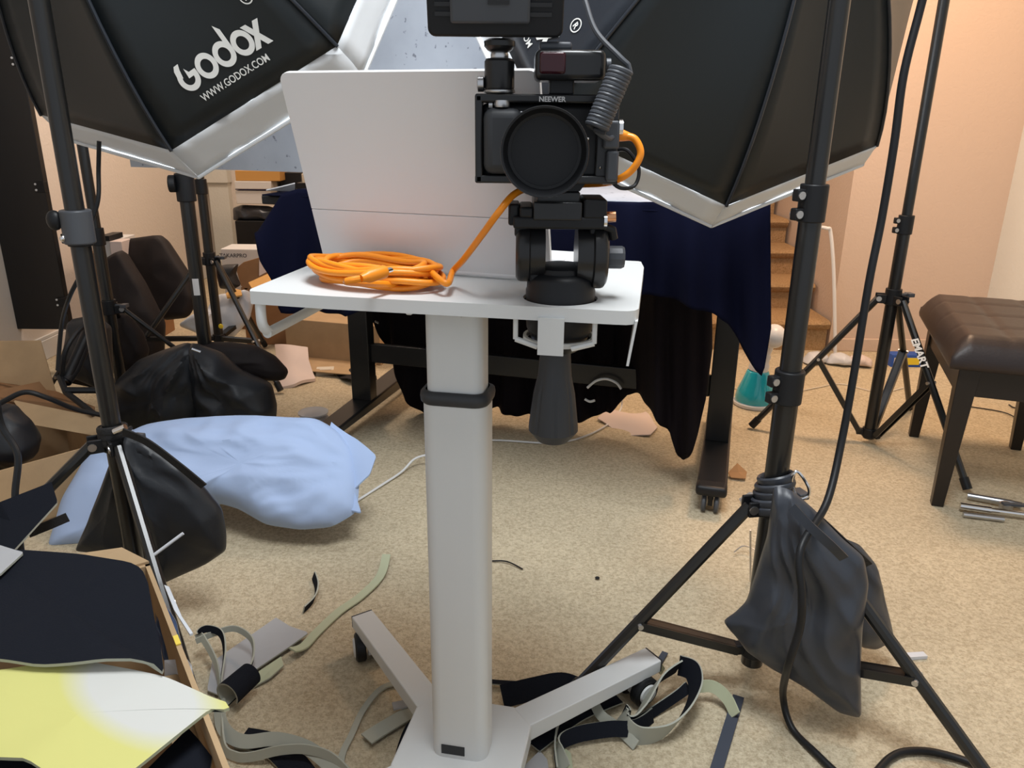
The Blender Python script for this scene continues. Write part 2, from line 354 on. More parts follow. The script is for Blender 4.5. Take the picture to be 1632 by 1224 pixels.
# ================================================================== CART
TP = PZ(388, 465, .80); tw = Vector((.984, -.178, 0)); td = Vector((.178, .984, 0)); TW = .475; TD = .335; UPV = Vector((0, 0, 1))
def T(s, d, z): return TP + tw*s + td*d + Vector((0, 0, z-.80))
CC = PZ(738, 1186, .08); CC.z = 0
cart = thing('laptop_cart', 'light grey rolling laptop cart with a central column in the foreground', 'cart', CC)
def rrect(c, hx, hy, r, z, ax, ay, n=6):
    out = []
    for cx, cy, a0 in ((hx-r, hy-r, 0), (-hx+r, hy-r, PI/2), (-hx+r, -hy+r, PI), (hx-r, -hy+r, 1.5*PI)):
        for k in range(n+1):
            a = a0+PI/2*k/n; out.append(Vector(c)+ax*(cx+r*math.cos(a))+ay*(cy+r*math.sin(a))+Vector((0, 0, z)))
    return out
# tabletop: rounded sheet with a round opening for the tripod bowl and a folded front lip
HB = PZ(893, 474, .80); hs = (HB-TP).dot(tw); hd = (HB-TP).dot(td)
def tabletop():
    outer = rrect(TP+tw*TW/2+td*TD/2, TW/2, TD/2, .022, 0, tw, td, 6)
    b = MB(); HR = .0445; N = 64
    hc = T(hs, hd, .80); ro = []
    # ring grid from hole to rectangle by casting directions
    def edge(a):
        dx, dy = math.cos(a), math.sin(a); ts = []
        for lo, hi, c, d in ((0, TW, hs, dx), (0, TD, hd, dy)):
            if abs(d) > 1e-9: ts.append(((hi if d > 0 else lo)-c)/d)
        return min(ts)
    angs = sorted([2*PI*k/N for k in range(N)]+[math.atan2(y-hd, x-hs) % (2*PI) for x in (0, TW) for y in (0, TD)])
    inn = [hc+tw*math.cos(a)*HR+td*math.sin(a)*HR for a in angs]; out = []
    for a in angs:
        e = edge(a); x, y = hs+math.cos(a)*e, hd+math.sin(a)*e
        for cx, cy, sx, sy in ((.018, .018, -1, -1), (TW-.018, .018, 1, -1), (.018, TD-.018, -1, 1), (TW-.018, TD-.018, 1, 1)):
            if (x-cx)*sx > 0 and (y-cy)*sy > 0:
                l = math.hypot(x-cx, y-cy); x, y = cx+(x-cx)/l*.018, cy+(y-cy)/l*.018
        out.append(T(x, y, .80))
    dn = Vector((0, 0, -.004)); lip = Vector((0, 0, -.016))
    b.grid([inn, out], 0, True); b.grid([out, [p+lip for p in out]], 0, True)
    cen = T(TW/2, TD/2, .784); inl = [(p+lip).lerp(cen, .012) for p in out]
    b.grid([[p+lip for p in out], inl], 0, True); b.grid([inl, [p+Vector((0, 0, .012)) for p in inl]], 0, True)
    b.grid([[p+Vector((0, 0, .012)) for p in inl], [p+dn for p in inn]], 0, True); b.grid([[p+dn for p in inn], inn], 0, True)
    return b
tabletop().build('tabletop', M['cart'], cart, smooth=40)
b = MB(); sp = T(TW-.004, .012, .784)
b.prism([T(TW-.003, .004, .788), T(TW-.003, .30, .788), T(TW-.004, .24, .775), T(TW-.010, .012, .735), T(TW-.010, .004, .735)], tw*.003); b.build('side_flange', M['cart'], cart)
hp = [T(.014, .012, .786), T(.014, .012, .758), T(.016, .022, .746), T(.016, .04, .744), T(.016, .27, .744), T(.016, .29, .75), T(.014, .298, .786)]
b = MB(); b.tube(smoothpts(hp, 6), .0065, 12); b.build('side_handle', M['cart'], cart)
b = MB(); b.prism([T(.192, .03, .785), T(.206, .03, .785), T(.202, .03, .774), T(.195, .03, .774)], td*.02); b.build('cable_hook', M['cart'], cart, bevel=.002)
# column
cx = tw.copy(); cy = td.copy()
def colm(z0, z1, hx, hy, r, name, m, parent=cart, cap=True):
    b = MB(); b.grid([rrect(CC, hx, hy, r, z, cx, cy) for z in (z0, z1)], 0, True); n = len(b.v)//2; b.f += [list(range(n)), list(range(n, 2*n))]; b.m += [0, 0]
    return b.build(name, m, parent, smooth=30)
colm(.078, .66, .0430, .030, .018, 'lower_column', M['cart']); colm(.655, .786, .0375, .025, .013, 'upper_column', M['cart'])
b = MB(); rr = [rrect(CC, hx, hy, r, z, cx, cy) for hx, hy, r, z in ((.0435, .0305, .018, .652), (.0462, .033, .02, .655), (.047, .034, .021, .661), (.0462, .033, .02, .667), (.040, .027, .015, .670))]
b.grid(rr, 0, True); b.build('column_collar', M['dgray'], cart, smooth=60)
b = MB(); b.box(CC-cx*.026-cy*.0315+UPV*.088, cx*.036, cy*.004, UPV*.016); b.build('cable_slot', M['black'], cart, label='black slot at the foot of the column')
b = MB(); b.box(CC-cx*.022-cy*.030+UPV*.776, cx*.034, cy*.006, UPV*.006); b.build('cable_slot', M['black'], cart, label='black slot under the tabletop')
b = MB(); b.box(CC+cx*.010-cy*.032+UPV*.770, cx*.003, cy*.004, UPV*.014); b.build('slot_tab', M['cart'], cart)
# base
la0 = math.radians(33.4)
b = MB(); poly = []
for k in range(4):
    a = la0+k*PI/2
    for s in (-1, 1): poly.append(CC+Vector((math.cos(a+s*.22)*.115, math.sin(a+s*.22)*.115, .045)))
b.prism(poly, (0, 0, .035)); b.build('base_plate', M['cart'], cart, bevel=.003)
for k in range(4):
    a = la0+k*PI/2; u_ = Vector((math.cos(a), math.sin(a), 0)); n_ = Vector((-u_.y, u_.x, 0)); Lg = .40
    b = MB(); b.hexa([CC+u_*.108-n_*.0235+UPV*.047, CC+u_*Lg-n_*.0215+UPV*.054, CC+u_*Lg+n_*.0215+UPV*.054, CC+u_*.108+n_*.0235+UPV*.047,
                     CC+u_*.108-n_*.0235+UPV*.0795, CC+u_*Lg-n_*.0215+UPV*.0795, CC+u_*Lg+n_*.0215+UPV*.0795, CC+u_*.108+n_*.0235+UPV*.0795])
    lg = b.build('leg', M['cart'], cart, bevel=.002)
    b = MB(); b.box(CC+u_*(Lg-.0005)-n_*.021+UPV*.0545, u_*.003, n_*.042, UPV*.0245); b.build('end_cap', M['dgray'], lg)
    wc = CC+u_*(Lg-.036)+UPV*.028; ax = (n_*.35*(1 if k % 2 else -1)+u_*.94).normalized() if k < 2 else n_
    ax = n_ if k == 0 else Vector((.96, .28, 0)) if k == 1 else n_
    cs = MB(); cs.tube([wc+UPV*.03, wc+UPV*.008], .008, 12); fw = ax.cross(UPV); cs.box(wc-ax*.007-fw*.016-UPV*.012, ax*.014, fw*.032, UPV*.034)
    ca = cs.build('caster', M['cart'], cart, bevel=.002)
    for s in (-1, 1):
        b = MB(); b.lathe([(.012, -.007), (.024, -.010), (.028, -.007), (.028, .007), (.024, .010), (.012, .0105)], wc+ax*s*.020, ax, 28); wl = b.build('wheel', M['blackm'], ca, smooth=50)
        b = MB(); b.lathe([(.019, 0), (.017, .003), (.004, .004)], wc+ax*s*.0302, ax*s, 20); b.build('hub_cover', M['cart'], ca)
# bowl holder bracket beneath
b = MB(); hw = .046
for s in (-1, 1):
    b.tube([T(hs+s*hw, hd-.045, .786), T(hs+s*hw, hd-.045, .758)], .003, 8)
    b.tube([T(hs+s*hw, hd-.045, .758), T(hs+s*.02, hd-.045, .750)], .0035, 8)
b.box(T(hs-.018, hd-.058, .744), tw*.030, td*.003, UPV*.044); b.lathe([(.040, 0), (.044, 0), (.044, .006), (.040, .006)], T(hs, hd, .748), (0, 0, 1), 32, cap=False)
b.build('bowl_bracket', M['cart'], cart)

# ================================================================== LAPTOP
LB = PZ(522, 420, .803); lw = Vector((.950, -.312, 0)).normalized(); ld = Vector((.312, .950, 0)).normalized(); LW = .336; LH = .258
lap = thing('laptop', 'open white laptop seen from the back of its lid, standing on the cart tabletop', 'laptop', LB)
lean = math.radians(17); lu = (UPV*math.cos(lean)-ld*math.sin(lean)).normalized(); ln = lw.cross(lu).normalized()
def L3(s, h, d=0): return LB+lw*s+lu*h+ln*(-d)+UPV*.006
def rounded(w, h, r, n=5, y0=0):
    out = []
    for cx_, cy_, a0 in ((w-r, h-r, 0), (r, h-r, PI/2), (r, y0+r, PI), (w-r, y0+r, 1.5*PI)):
        for k in range(n+1): a = a0+PI/2*k/n; out.append((cx_+r*math.cos(a), cy_+r*math.sin(a)))
    return out
for z0, z1, nm in ((0, .0795, 'lower_lid_panel'), (.0803, LH, 'upper_lid_panel')):
    pts = []
    for x, y in rounded(LW, LH, .012):
        y = min(max(y, z0), z1); pts.append((x, y))
    pp = []
    for p in pts:
        if not pp or (abs(p[0]-pp[-1][0])+abs(p[1]-pp[-1][1])) > 1e-5: pp.append(p)
    b = MB(); b.prism([L3(x, y) for x, y in pp], -ln*-.008); b.build(nm, M['laptop'], lap, smooth=30, bevel=.0008)
b = MB(); b.prism([L3(x+.006, y+.006, .0005) for x, y in rounded(LW-.012, LH-.012, .008)], -ln*.0008); b.build('screen', M['glass'], lap)
b = MB(); b.tube([L3(.02, -.002, -.004), L3(LW-.02, -.002, -.004)], .005, 12); b.build('hinge', M['laptop'], lap)
b = MB(); kb = LB+ld*.006-UPV*.001; b.box(kb, lw*LW, ld*.19, UPV*.008); bs = b.build('keyboard_base', M['laptop'], lap, bevel=.003)
for r_ in range(5):
    b = MB()
    for c_ in range(14): b.box(kb+lw*(.02+c_*.0219)+ld*(.02+r_*.019)+UPV*.008, lw*.018, ld*.0155, UPV*.0015)
    b.build('key_row', M['wplast'], bs)

# ================================================================== TRIPOD HEAD
th = thing('tripod_head', 'black fluid tripod head with flared clamp grip, set in the cart tabletop', 'tripod head', T(hs, hd, .66))
hc = T(hs, hd, 0); hy = hc.y
def ZV(v, Y): return PY(890, v, Y).z
b = MB(); b.lathe([(.034, -.050), (.040, -.036), (.0415, -.010), (.0415, .010), (.0405, .012), (.0400, .024), (.0385, .027), (.034, .0305), (.030, .031)], T(hs, hd, .80), (0, 0, 1), 40); b.build('bowl', M['blackm'], th, smooth=40)
b = MB(); b.lathe([(.030, 0), (.030, .006), (.024, .009), (.010, .0095)], T(hs, hd, .831), (0, 0, 1), 32); b.build('pan_base', M['blackm'], th)
Yh = hy+.0
for s, u0, u1, v0, v1 in ((-1, 822, 868, 350, 448), (1, 918, 966, 350, 458)):
    x0 = PY(u0, 400, Yh).x; x1 = PY(u1, 400, Yh).x; zc = (ZV(v0, Yh)+ZV(v1, Yh))/2; R_ = (ZV(v0, Yh)-ZV(v1, Yh))/2
    xo = x0 if s < 0 else x1; w_ = abs(x1-x0)
    b = MB(); b.lathe([(R_*.86, 0), (R_*.97, .003), (R_, .006), (R_, w_*.45), (R_*.9, w_*.5), (R_*.88, w_)], (xo, Yh, zc), (-s, 0, 0), 40); b.build('tilt_drum', M['black'], th, smooth=40)
b = MB(); pbox(b, 824, 425, 962, 442, Yh-.018, Yh+.02); b.v = [v for v in b.v]; 
b = MB(); b.hexa([Vector(p) for p in [(PY(845, 440, Yh).x, Yh-.02, ZV(446, Yh)), (PY(940, 440, Yh).x, Yh-.02, ZV(446, Yh)), (PY(940, 440, Yh).x, Yh+.02, ZV(446, Yh)), (PY(845, 440, Yh).x, Yh+.02, ZV(446, Yh)),
     (PY(838, 440, Yh).x, Yh-.02, ZV(430, Yh)), (PY(946, 440, Yh).x, Yh-.02, ZV(430, Yh)), (PY(946, 440, Yh).x, Yh+.02, ZV(430, Yh)), (PY(838, 440, Yh).x, Yh+.02, ZV(430, Yh))]]); b.build('yoke', M['blackm'], th, bevel=.004)
Yp = Yh-.035
b = MB(); pbox(b, 818, 346, 968, 366, Yp, Yh+.035); pbox(b, 810, 325, 828, 360, Yp+.01, Yh+.02); pbox(b, 828, 330, 850, 348, Yp, Yh+.03); pbox(b, 930, 318, 968, 350, Yp, Yh+.03); pbox(b, 820, 358, 842, 378, Yp+.012, Yh+.02); pbox(b, 940, 358, 964, 380, Yp+.012, Yh+.02)
b.build('top_clamp', M['blackm'], th, bevel=.003)
b = MB(); pbox(b, 850, 322, 928, 352, Yp-.002, Yh+.05); pbox(b, 856, 306, 925, 324, Yp+.006, Yh+.045); b.build('quick_release_plate', M['black'], th, bevel=.002)
b = MB(); b.lathe([(.004, 0), (.0125, .001), (.0135, .004), (.0135, .018), (.012, .021), (.003, .022)], PY(966, 410, Yh), (1, 0, 0), 12); b.build('tilt_knob', M['grayp'], th, smooth=20)
b = MB(); b.tube([PY(966, 346, Yp+.012), PY(981, 345, Yp+.012)], .006, 14); b.build('plate_screw', M['brass'], th)
b = MB(); b.tube([PY(962, 352, Yp+.005), PY(967, 352, Yp+.005)], .008, 14); b.build('plate_washer', M['chrome'], th)
b = MB(); b.tube([PY(964, 362, Yp+.012), PY(976, 366, Yp+.012), PY(978, 380, Yp+.015)], .005, 10); b.build('lock_lever', M['blackm'], th)
g0 = ZV(548, hy); g1 = ZV(705, hy); Lh = .75-.0
b = MB(); b.lathe([(.022, -.0), (.030, .006), (.036, .012)], (hc.x, hc.y, .735), (0, 0, 1), 24); b.build('clamp_cup', M['blackm'], th)
zt = .742; zb = PY(888, 700, hy).z
b = MB(); rows = []
for r_, z in ((.018, zt), (.0195, zt-.02), (.021, zt-.04), (.026, (zt+zb)/2), (.031, zb+.022), (.0315, zb+.014), (.020, zb)):
    rows.append([Vector((hc.x-.004, hc.y, z))+Vector((math.cos(2*PI*k/48), math.sin(2*PI*k/48), 0))*r_*(1-(.05 if (k % 6) in (0,) and z < zt-.03 and z > zb+.01 else 0)) for k in range(48)])
b.grid(rows, 0, True); b.f.append(list(range(48*6, 48*7))); b.m.append(0); b.f.append(list(range(48))); b.m.append(0); b.build('clamp_grip', M['dgray'], th, smooth=25)

# ================================================================== CAMERA
Yc = hy-.035          # front plane of the cage
cm = thing('camera', 'black mirrorless camera in a cage with a large lens, mounted on the tripod head', 'camera', PY(870, 292, Yc))
b = MB(); pbox(b, 768, 165, 965, 285, Yc+.006, Yc+.055); b.build('camera_body', M['blackm'], cm, bevel=.006)
b = MB(); pbox(b, 770, 172, 832, 278, Yc-.012, Yc+.03); b.build('grip', M['dgray'], cm, bevel=.010)
cage = MB()
pbox(cage, 757, 150, 985, 164, Yc-.004, Yc+.05); pbox(cage, 757, 150, 769, 292, Yc-.004, Yc+.05); pbox(cage, 757, 280, 985, 293, Yc-.004, Yc+.05); pbox(cage, 950, 160, 985, 290, Yc+.0, Yc+.05)
cage.build('cage', M['black'], cm, bevel=.002)
b = MB(); pbox(b, 962, 192, 988, 238, Yc-.010, Yc+.02); pbox(b, 966, 240, 986, 290, Yc-.010, Yc+.02); b.build('cable_clamp', M['grayp'], cm, bevel=.003)
b = MB(); b.tube([PY(986, 204, Yc+.0), PY(992, 204, Yc+.0)], .009, 18); b.build('clamp_screw', M['chrome'], cm)
text_on(cm, 'cage_lettering', 'NEEWER', .0072, PY(880, 162, Yc-.005), (1, 0, 0), (0, 0, 1), M['white'], .0002)
lc = PY(868, 243, Yc-.095); lax = Vector((0, -1, 0)); lax = (lax+Vector((-.03, 0, .0))).normalized(); lo = lc-lax*.10
b = MB(); b.lathe([(.030, 0), (.031, .02), (.036, .024), (.036, .05), (.034, .052), (.034, .062), (.0385, .068), (.0385, .078)], lo, lax, 48); b.build('lens_barrel', M['blackm'], cm, smooth=30)
b = MB(); b.lathe([(.0385, .078), (.0405, .082), (.0425, .094), (.043, .100), (.0425, .1015), (.0405, .101), (.0390, .094), (.0370, .088), (.0365, .080), (.0335, .079), (.0330, .074), (.0300, .0735), (.0295, .069)], lo, lax, 64, cap=False); b.build('lens_hood', M['blackm'], cm, smooth=25)
b = MB(); b.lathe([(.0297, .067), (.024, .071), (.016, .0735), (.008, .0748), (.0005, .0752)], lo, lax, 48, cap=False); b.build('front_glass', M['glass'], cm, smooth=60)
b = MB(); b.lathe([(.008, 0), (.009, .003), (.008, .007)], PY(800, 171, Yc+.0), (0, 0, 1), 20); b.build('shutter_dial', M['steel'], cm)
b = MB(); b.tube([PY(779, 168, Yc+.002), PY(785, 168, Yc+.002)], .004, 10); b.build('shutter_button', M['steel'], cm)
for u_, v_ in ((831, 179), (937, 221), (957, 267)):
    b = MB(); b.ball(PY(u_, v_, Yc-.002 if u_ > 900 else Yc+.003), .0016, 8); b.build('cage_screw', M['chrome'], cm)
b = MB(); b.hexa([PY(870, 305, Yc+.01), PY(924, 305, Yc+.01), PY(924, 305, Yc+.05), PY(870, 305, Yc+.05), PY(876, 290, Yc+.01), PY(935, 290, Yc+.01), PY(935, 290, Yc+.05), PY(876, 290, Yc+.05)]); b.build('base_foot', M['blackm'], cm)
# flash trigger
ft = thing('flash_trigger', 'black flash trigger with dark red sensor window, on the camera hot shoe', 'flash trigger', PY(905, 150, Yc+.01))
b = MB(); pbox(b, 853, 78, 966, 128, Yc-.015, Yc+.045); b.build('body', M['black'], ft, bevel=.006)
b = MB(); pbox(b, 860, 82, 902, 118, Yc-.0175, Yc); b.build('sensor_window', M['redwin'], ft, bevel=.003)
b = MB(); pbox(b, 860, 66, 912, 80, Yc+.0, Yc+.03); b.build('top_ridge', M['grayp'], ft, bevel=.003)
b = MB(); pbox(b, 876, 126, 915, 151, Yc+.0, Yc+.03); b.build('shoe_foot', M['blackm'], ft, bevel=.002)
b = MB(); b.tube([PY(966, 104, Yc+.01), PY(973, 104, Yc+.01)], .007, 14); b.build('battery_cap', M['grayp'], ft)
# ball head and field monitor
bh = thing('ball_head', 'small black ball head standing on the left of the camera cage', 'ball head', PY(796, 150, Yc+.01))
Yb = Yc+.012
def zof(v): return PY(796, v, Yb).z
xb = PY(796, 120, Yb).x
b = MB(); b.lathe([(.0145, zof(149)), (.0165, zof(147)), (.0165, zof(143)), (.0155, zof(142)), (.0160, zof(140)), (.0160, zof(98)), (.0145, zof(94)), (.009, zof(92))], (xb, Yb, 0), (0, 0, 1), 32); b.build('barrel', M['black'], bh, smooth=30)
b = MB(); b.lathe([(.0168, zof(148)), (.0172, zof(146)), (.0168, zof(144))], (xb, Yb, 0), (0, 0, 1), 32); b.build('base_ring', M['steel'], bh)
b = MB(); b.ball((xb, Yb, zof(90)), .0095, 20); b.tube([(xb, Yb, zof(88)), (xb, Yb, zof(70))], .005, 12); b.build('ball', M['steel'], bh)
b = MB(); b.lathe([(.006, zof(86)), (.0135, zof(80)), (.0165, zof(74)), (.0165, zof(66)), (.012, zof(62))], (xb, Yb, 0), (0, 0, 1), 28); b.build('lock_collar', M['black'], bh, smooth=30)
b = MB(); b.lathe([(.006, 0), (.008, .001), (.008, .007), (.005, .008)], (xb-.016, Yb, zof(134)), (-1, 0, 0), 16); b.build('side_knob', M['steel'], bh)
mo = thing('field_monitor', 'black field monitor seen from behind, mounted above the camera', 'monitor', (xb, Yb, zof(62)))
Ym = Yc-.01; mc = [PY(682, 60, Ym), PY(897, 60, Ym)]; zl = (mc[0].z+mc[1].z)/2; mt = math.radians(14)   # leans forward at the top
def MM(x, h, d): return Vector((mc[0].x+x, Ym, zl))+Vector((0, -math.sin(mt), math.cos(mt)))*h+Vector((0, math.cos(mt), math.sin(mt)))*d
mw = mc[1].x-mc[0].x
b = MB(); b.prism([MM(x, y, 0) for x, y in rounded(mw, .105, .008)], Vector((0, math.cos(mt), math.sin(mt)))*.022); b.build('shell', M['blackm'], mo, bevel=.003)
b = MB(); b.hexa([MM(.024, .014, -.010), MM(mw-.034, .014, -.010), MM(mw-.034, .014, .002), MM(.024, .014, .002), MM(.024, .098, -.010), MM(mw-.034, .098, -.010), MM(mw-.034, .098, .002), MM(.024, .098, .002)]); b.build('battery', M['grayp'], mo, bevel=.003)
b = MB(); b.hexa([MM(.062, .032, -.012), MM(mw-.055, .032, -.012), MM(mw-.055, .032, -.008), MM(.062, .032, -.008), MM(.062, .036, -.012), MM(mw-.055, .036, -.012), MM(mw-.055, .036, -.008), MM(.062, .036, -.008)]); b.build('battery_groove', M['black'], mo)
b = MB()
for i in range(9): b.hexa([MM(mw-.040, .02+i*.009, -.002), MM(mw-.012, .02+i*.009, -.002), MM(mw-.012, .02+i*.009, .002), MM(mw-.040, .02+i*.009, .002), MM(mw-.040, .024+i*.009, -.002), MM(mw-.012, .024+i*.009, -.002), MM(mw-.012, .024+i*.009, .002), MM(mw-.040, .024+i*.009, .002)])
for i in range(9): b.hexa([MM(.008, .02+i*.009, -.002), MM(.028, .02+i*.009, -.002), MM(.028, .02+i*.009, .002), MM(.008, .02+i*.009, .002), MM(.008, .024+i*.009, -.002), MM(.028, .024+i*.009, -.002), MM(.028, .024+i*.009, .002), MM(.008, .024+i*.009, .002)])
b.build('vent_grille', M['black'], mo)
b = MB(); b.prism([MM(.004+x, .004+y, .0222) for x, y in rounded(mw-.008, .097, .004)], Vector((0, .001, 0))); b.build('screen', M['glass'], mo)
# coiled cord
Yk = Yc-.03
ax0 = PY(990, 112, Yk); ax1 = PY(950, 205, Yk-.005); cp = []
cp += smoothpts([PY(915, -60, Yk+.05), PY(932, 0, Yk+.03), PY(950, 50, Yk+.015), PY(985, 88, Yk+.003), PY(1001, 103, Yk)], 8)
d_ = (ax1-ax0); dn = d_.normalized(); e1 = dn.cross(Vector((0, 1, 0))).normalized(); e2 = dn.cross(e1); turns = 16
for k in range(turns*14+1):
    a = 2*PI*k/14; cp.append(ax0+d_*(k/(turns*14))+e1*math.cos(a)*.0105+e2*math.sin(a)*.0105)
cp += smoothpts([PY(946, 205, Yk), PY(960, 216, Yk+.005), PY(972, 221, Yk+.015), PY(980, 214, Yk+.03), PY(978, 206, Yk+.04)], 6)[1:]
b = MB(); b.tube(cp, .0028, 8); tag(b.build('coiled_cord', M['grayp']), 'dark grey coiled cord hanging at the right of the camera', 'cord')
b = MB(); b.tube(smoothpts([PY(980, 240, Yc+.03), PY(1000, 240, Yc+.02), PY(1018, 268, Yc+.015), PY(1012, 295, Yc+.01), PY(990, 300, Yc+.0), PY(974, 288, Yc+.0), PY(970, 276, Yc-.002)], 8), .0022, 8); tag(b.build('monitor_cord', M['blackm']), 'thin black cord looping beside the orange plug at the camera', 'cord')

# ================================================================== ORANGE TETHER CABLE
tc_ = thing('tether_cable', 'bright orange tether cable coiled on the cart tabletop and plugged into the camera', 'cable', PZ(600, 445, .80))
cen = PZ(598, 452, .80); path = []; rng = random.Random(4); NT = 9; R0 = .0040
axA = (PZ(703, 459, .80)-PZ(491, 446, .80))/2; axB = (PZ(603, 438, .80)-PZ(600, 468, .80))/2
for k in range(NT*40):
    a = 2*PI*k/40 - .3; tn = k/40
    rr_ = .84+.15*math.sin(tn*2.4+.5)+.03*math.sin(a*2+tn)
    if tn < 1: rr_ *= .62+.38*tn
    lay = min(tn*.62, 4.2)
    path.append(cen+axA*(math.cos(a)*rr_+.03*math.sin(tn*3))+axB*(math.sin(a)*rr_)+UPV*(R0+.001+lay*.0052+.0025*math.sin(a*3+tn*2)))
last = path[-1]
rise = [last, PZ(712, 452, .816), PY(722, 432, .955), PY(740, 412, .93), PY(770, 372, .89), PY(795, 338, .87), PY(822, 308, Yc+.02), PY(860, 296, Yc+.055), PY(920, 294, Yc+.06), PY(960, 292, Yc+.045), PY(985, 286, Yc+.0), PY(1008, 270, Yc-.008), PY(1021, 245, Yc-.008), PY(1012, 222, Yc-.004), PY(994, 217, Yc+.0), PY(984, 217, Yc+.002)]
path2 = path+smoothpts(rise, 8)[1:]
b = MB(); b.tube(path2, R0, 10); b.build('cord', M['orange'], tc_, smooth=60)
pe = path[0]; pq = PZ(622, 430, .838); pm = PZ(575, 444, .834)
b = MB(); b.tube(smoothpts([pe, PZ(556, 450, .828), pm], 6), R0, 10); b.build('cord_end', M['orange'], tc_)
pd = (pq-pm).normalized(); b = MB(); b.tube([pm, pm+pd*.006, pm+pd*.010, pm+pd*.034, pm+pd*.036], [.0045, .0055, .0075, .0075, .006], 14); pg = b.build('plug', M['orange'], tc_)
b = MB(); b.tube([pm+pd*.036, pm+pd*.044], .0042, 12, ry=.0028); b.build('plug_tip', M['chrome'], pg)
b = MB(); b.tube([PY(1003, 218, Yc), PY(992, 216, Yc), PY(984, 216, Yc)], [.0042, .0062, .0062], 12); b.build('camera_plug', M['orange'], tc_)

# ================================================================== SOFTBOXES
def logo_geo():
    """round heavy lettering: G o d o x on a baseline; returns list of (verts, faces) in metres, width about 1"""
    V = []; Fc = []
    def ring(cx, cy, ro, ri, a0=0, a1=2*PI, n=40):
        k0 = len(V)
        for i in range(n+1):
            a = a0+(a1-a0)*i/n; V.append((cx+ro*math.cos(a), cy+ro*math.sin(a))); V.append((cx+ri*math.cos(a), cy+ri*math.sin(a)))
        for i in range(n): Fc.append((k0+2*i, k0+2*i+1, k0+2*i+3, k0+2*i+2))
    def poly(pts):
        k0 = len(V); V.extend(pts); Fc.append(tuple(range(k0, k0+len(pts))))
    # G : open at upper right, tall left stem, inner hook
    ring(.11, .115, .115, .062, PI*.80, 2*PI+.12); poly([(.010, .165), (.062, .140), (.082, .215), (.105, .262), (.050, .262), (.022, .225)])
    poly([(.112, .112), (.226, .112), (.223, .158), (.150, .158), (.122, .205)])
    ring(.345, .115, .115, .062)
    ring(.575, .115, .115, .062); poly([(.640, .115), (.690, .115), (.690, .30), (.640, .355)])
    ring(.805, .115, .115, .062)
    poly([(.875, 0), (.940, 0), (1.085, .23), (1.020, .23)]); poly([(.875, .23), (.940, .23), (1.085, 0), (1.020, 0)])
    return V, Fc
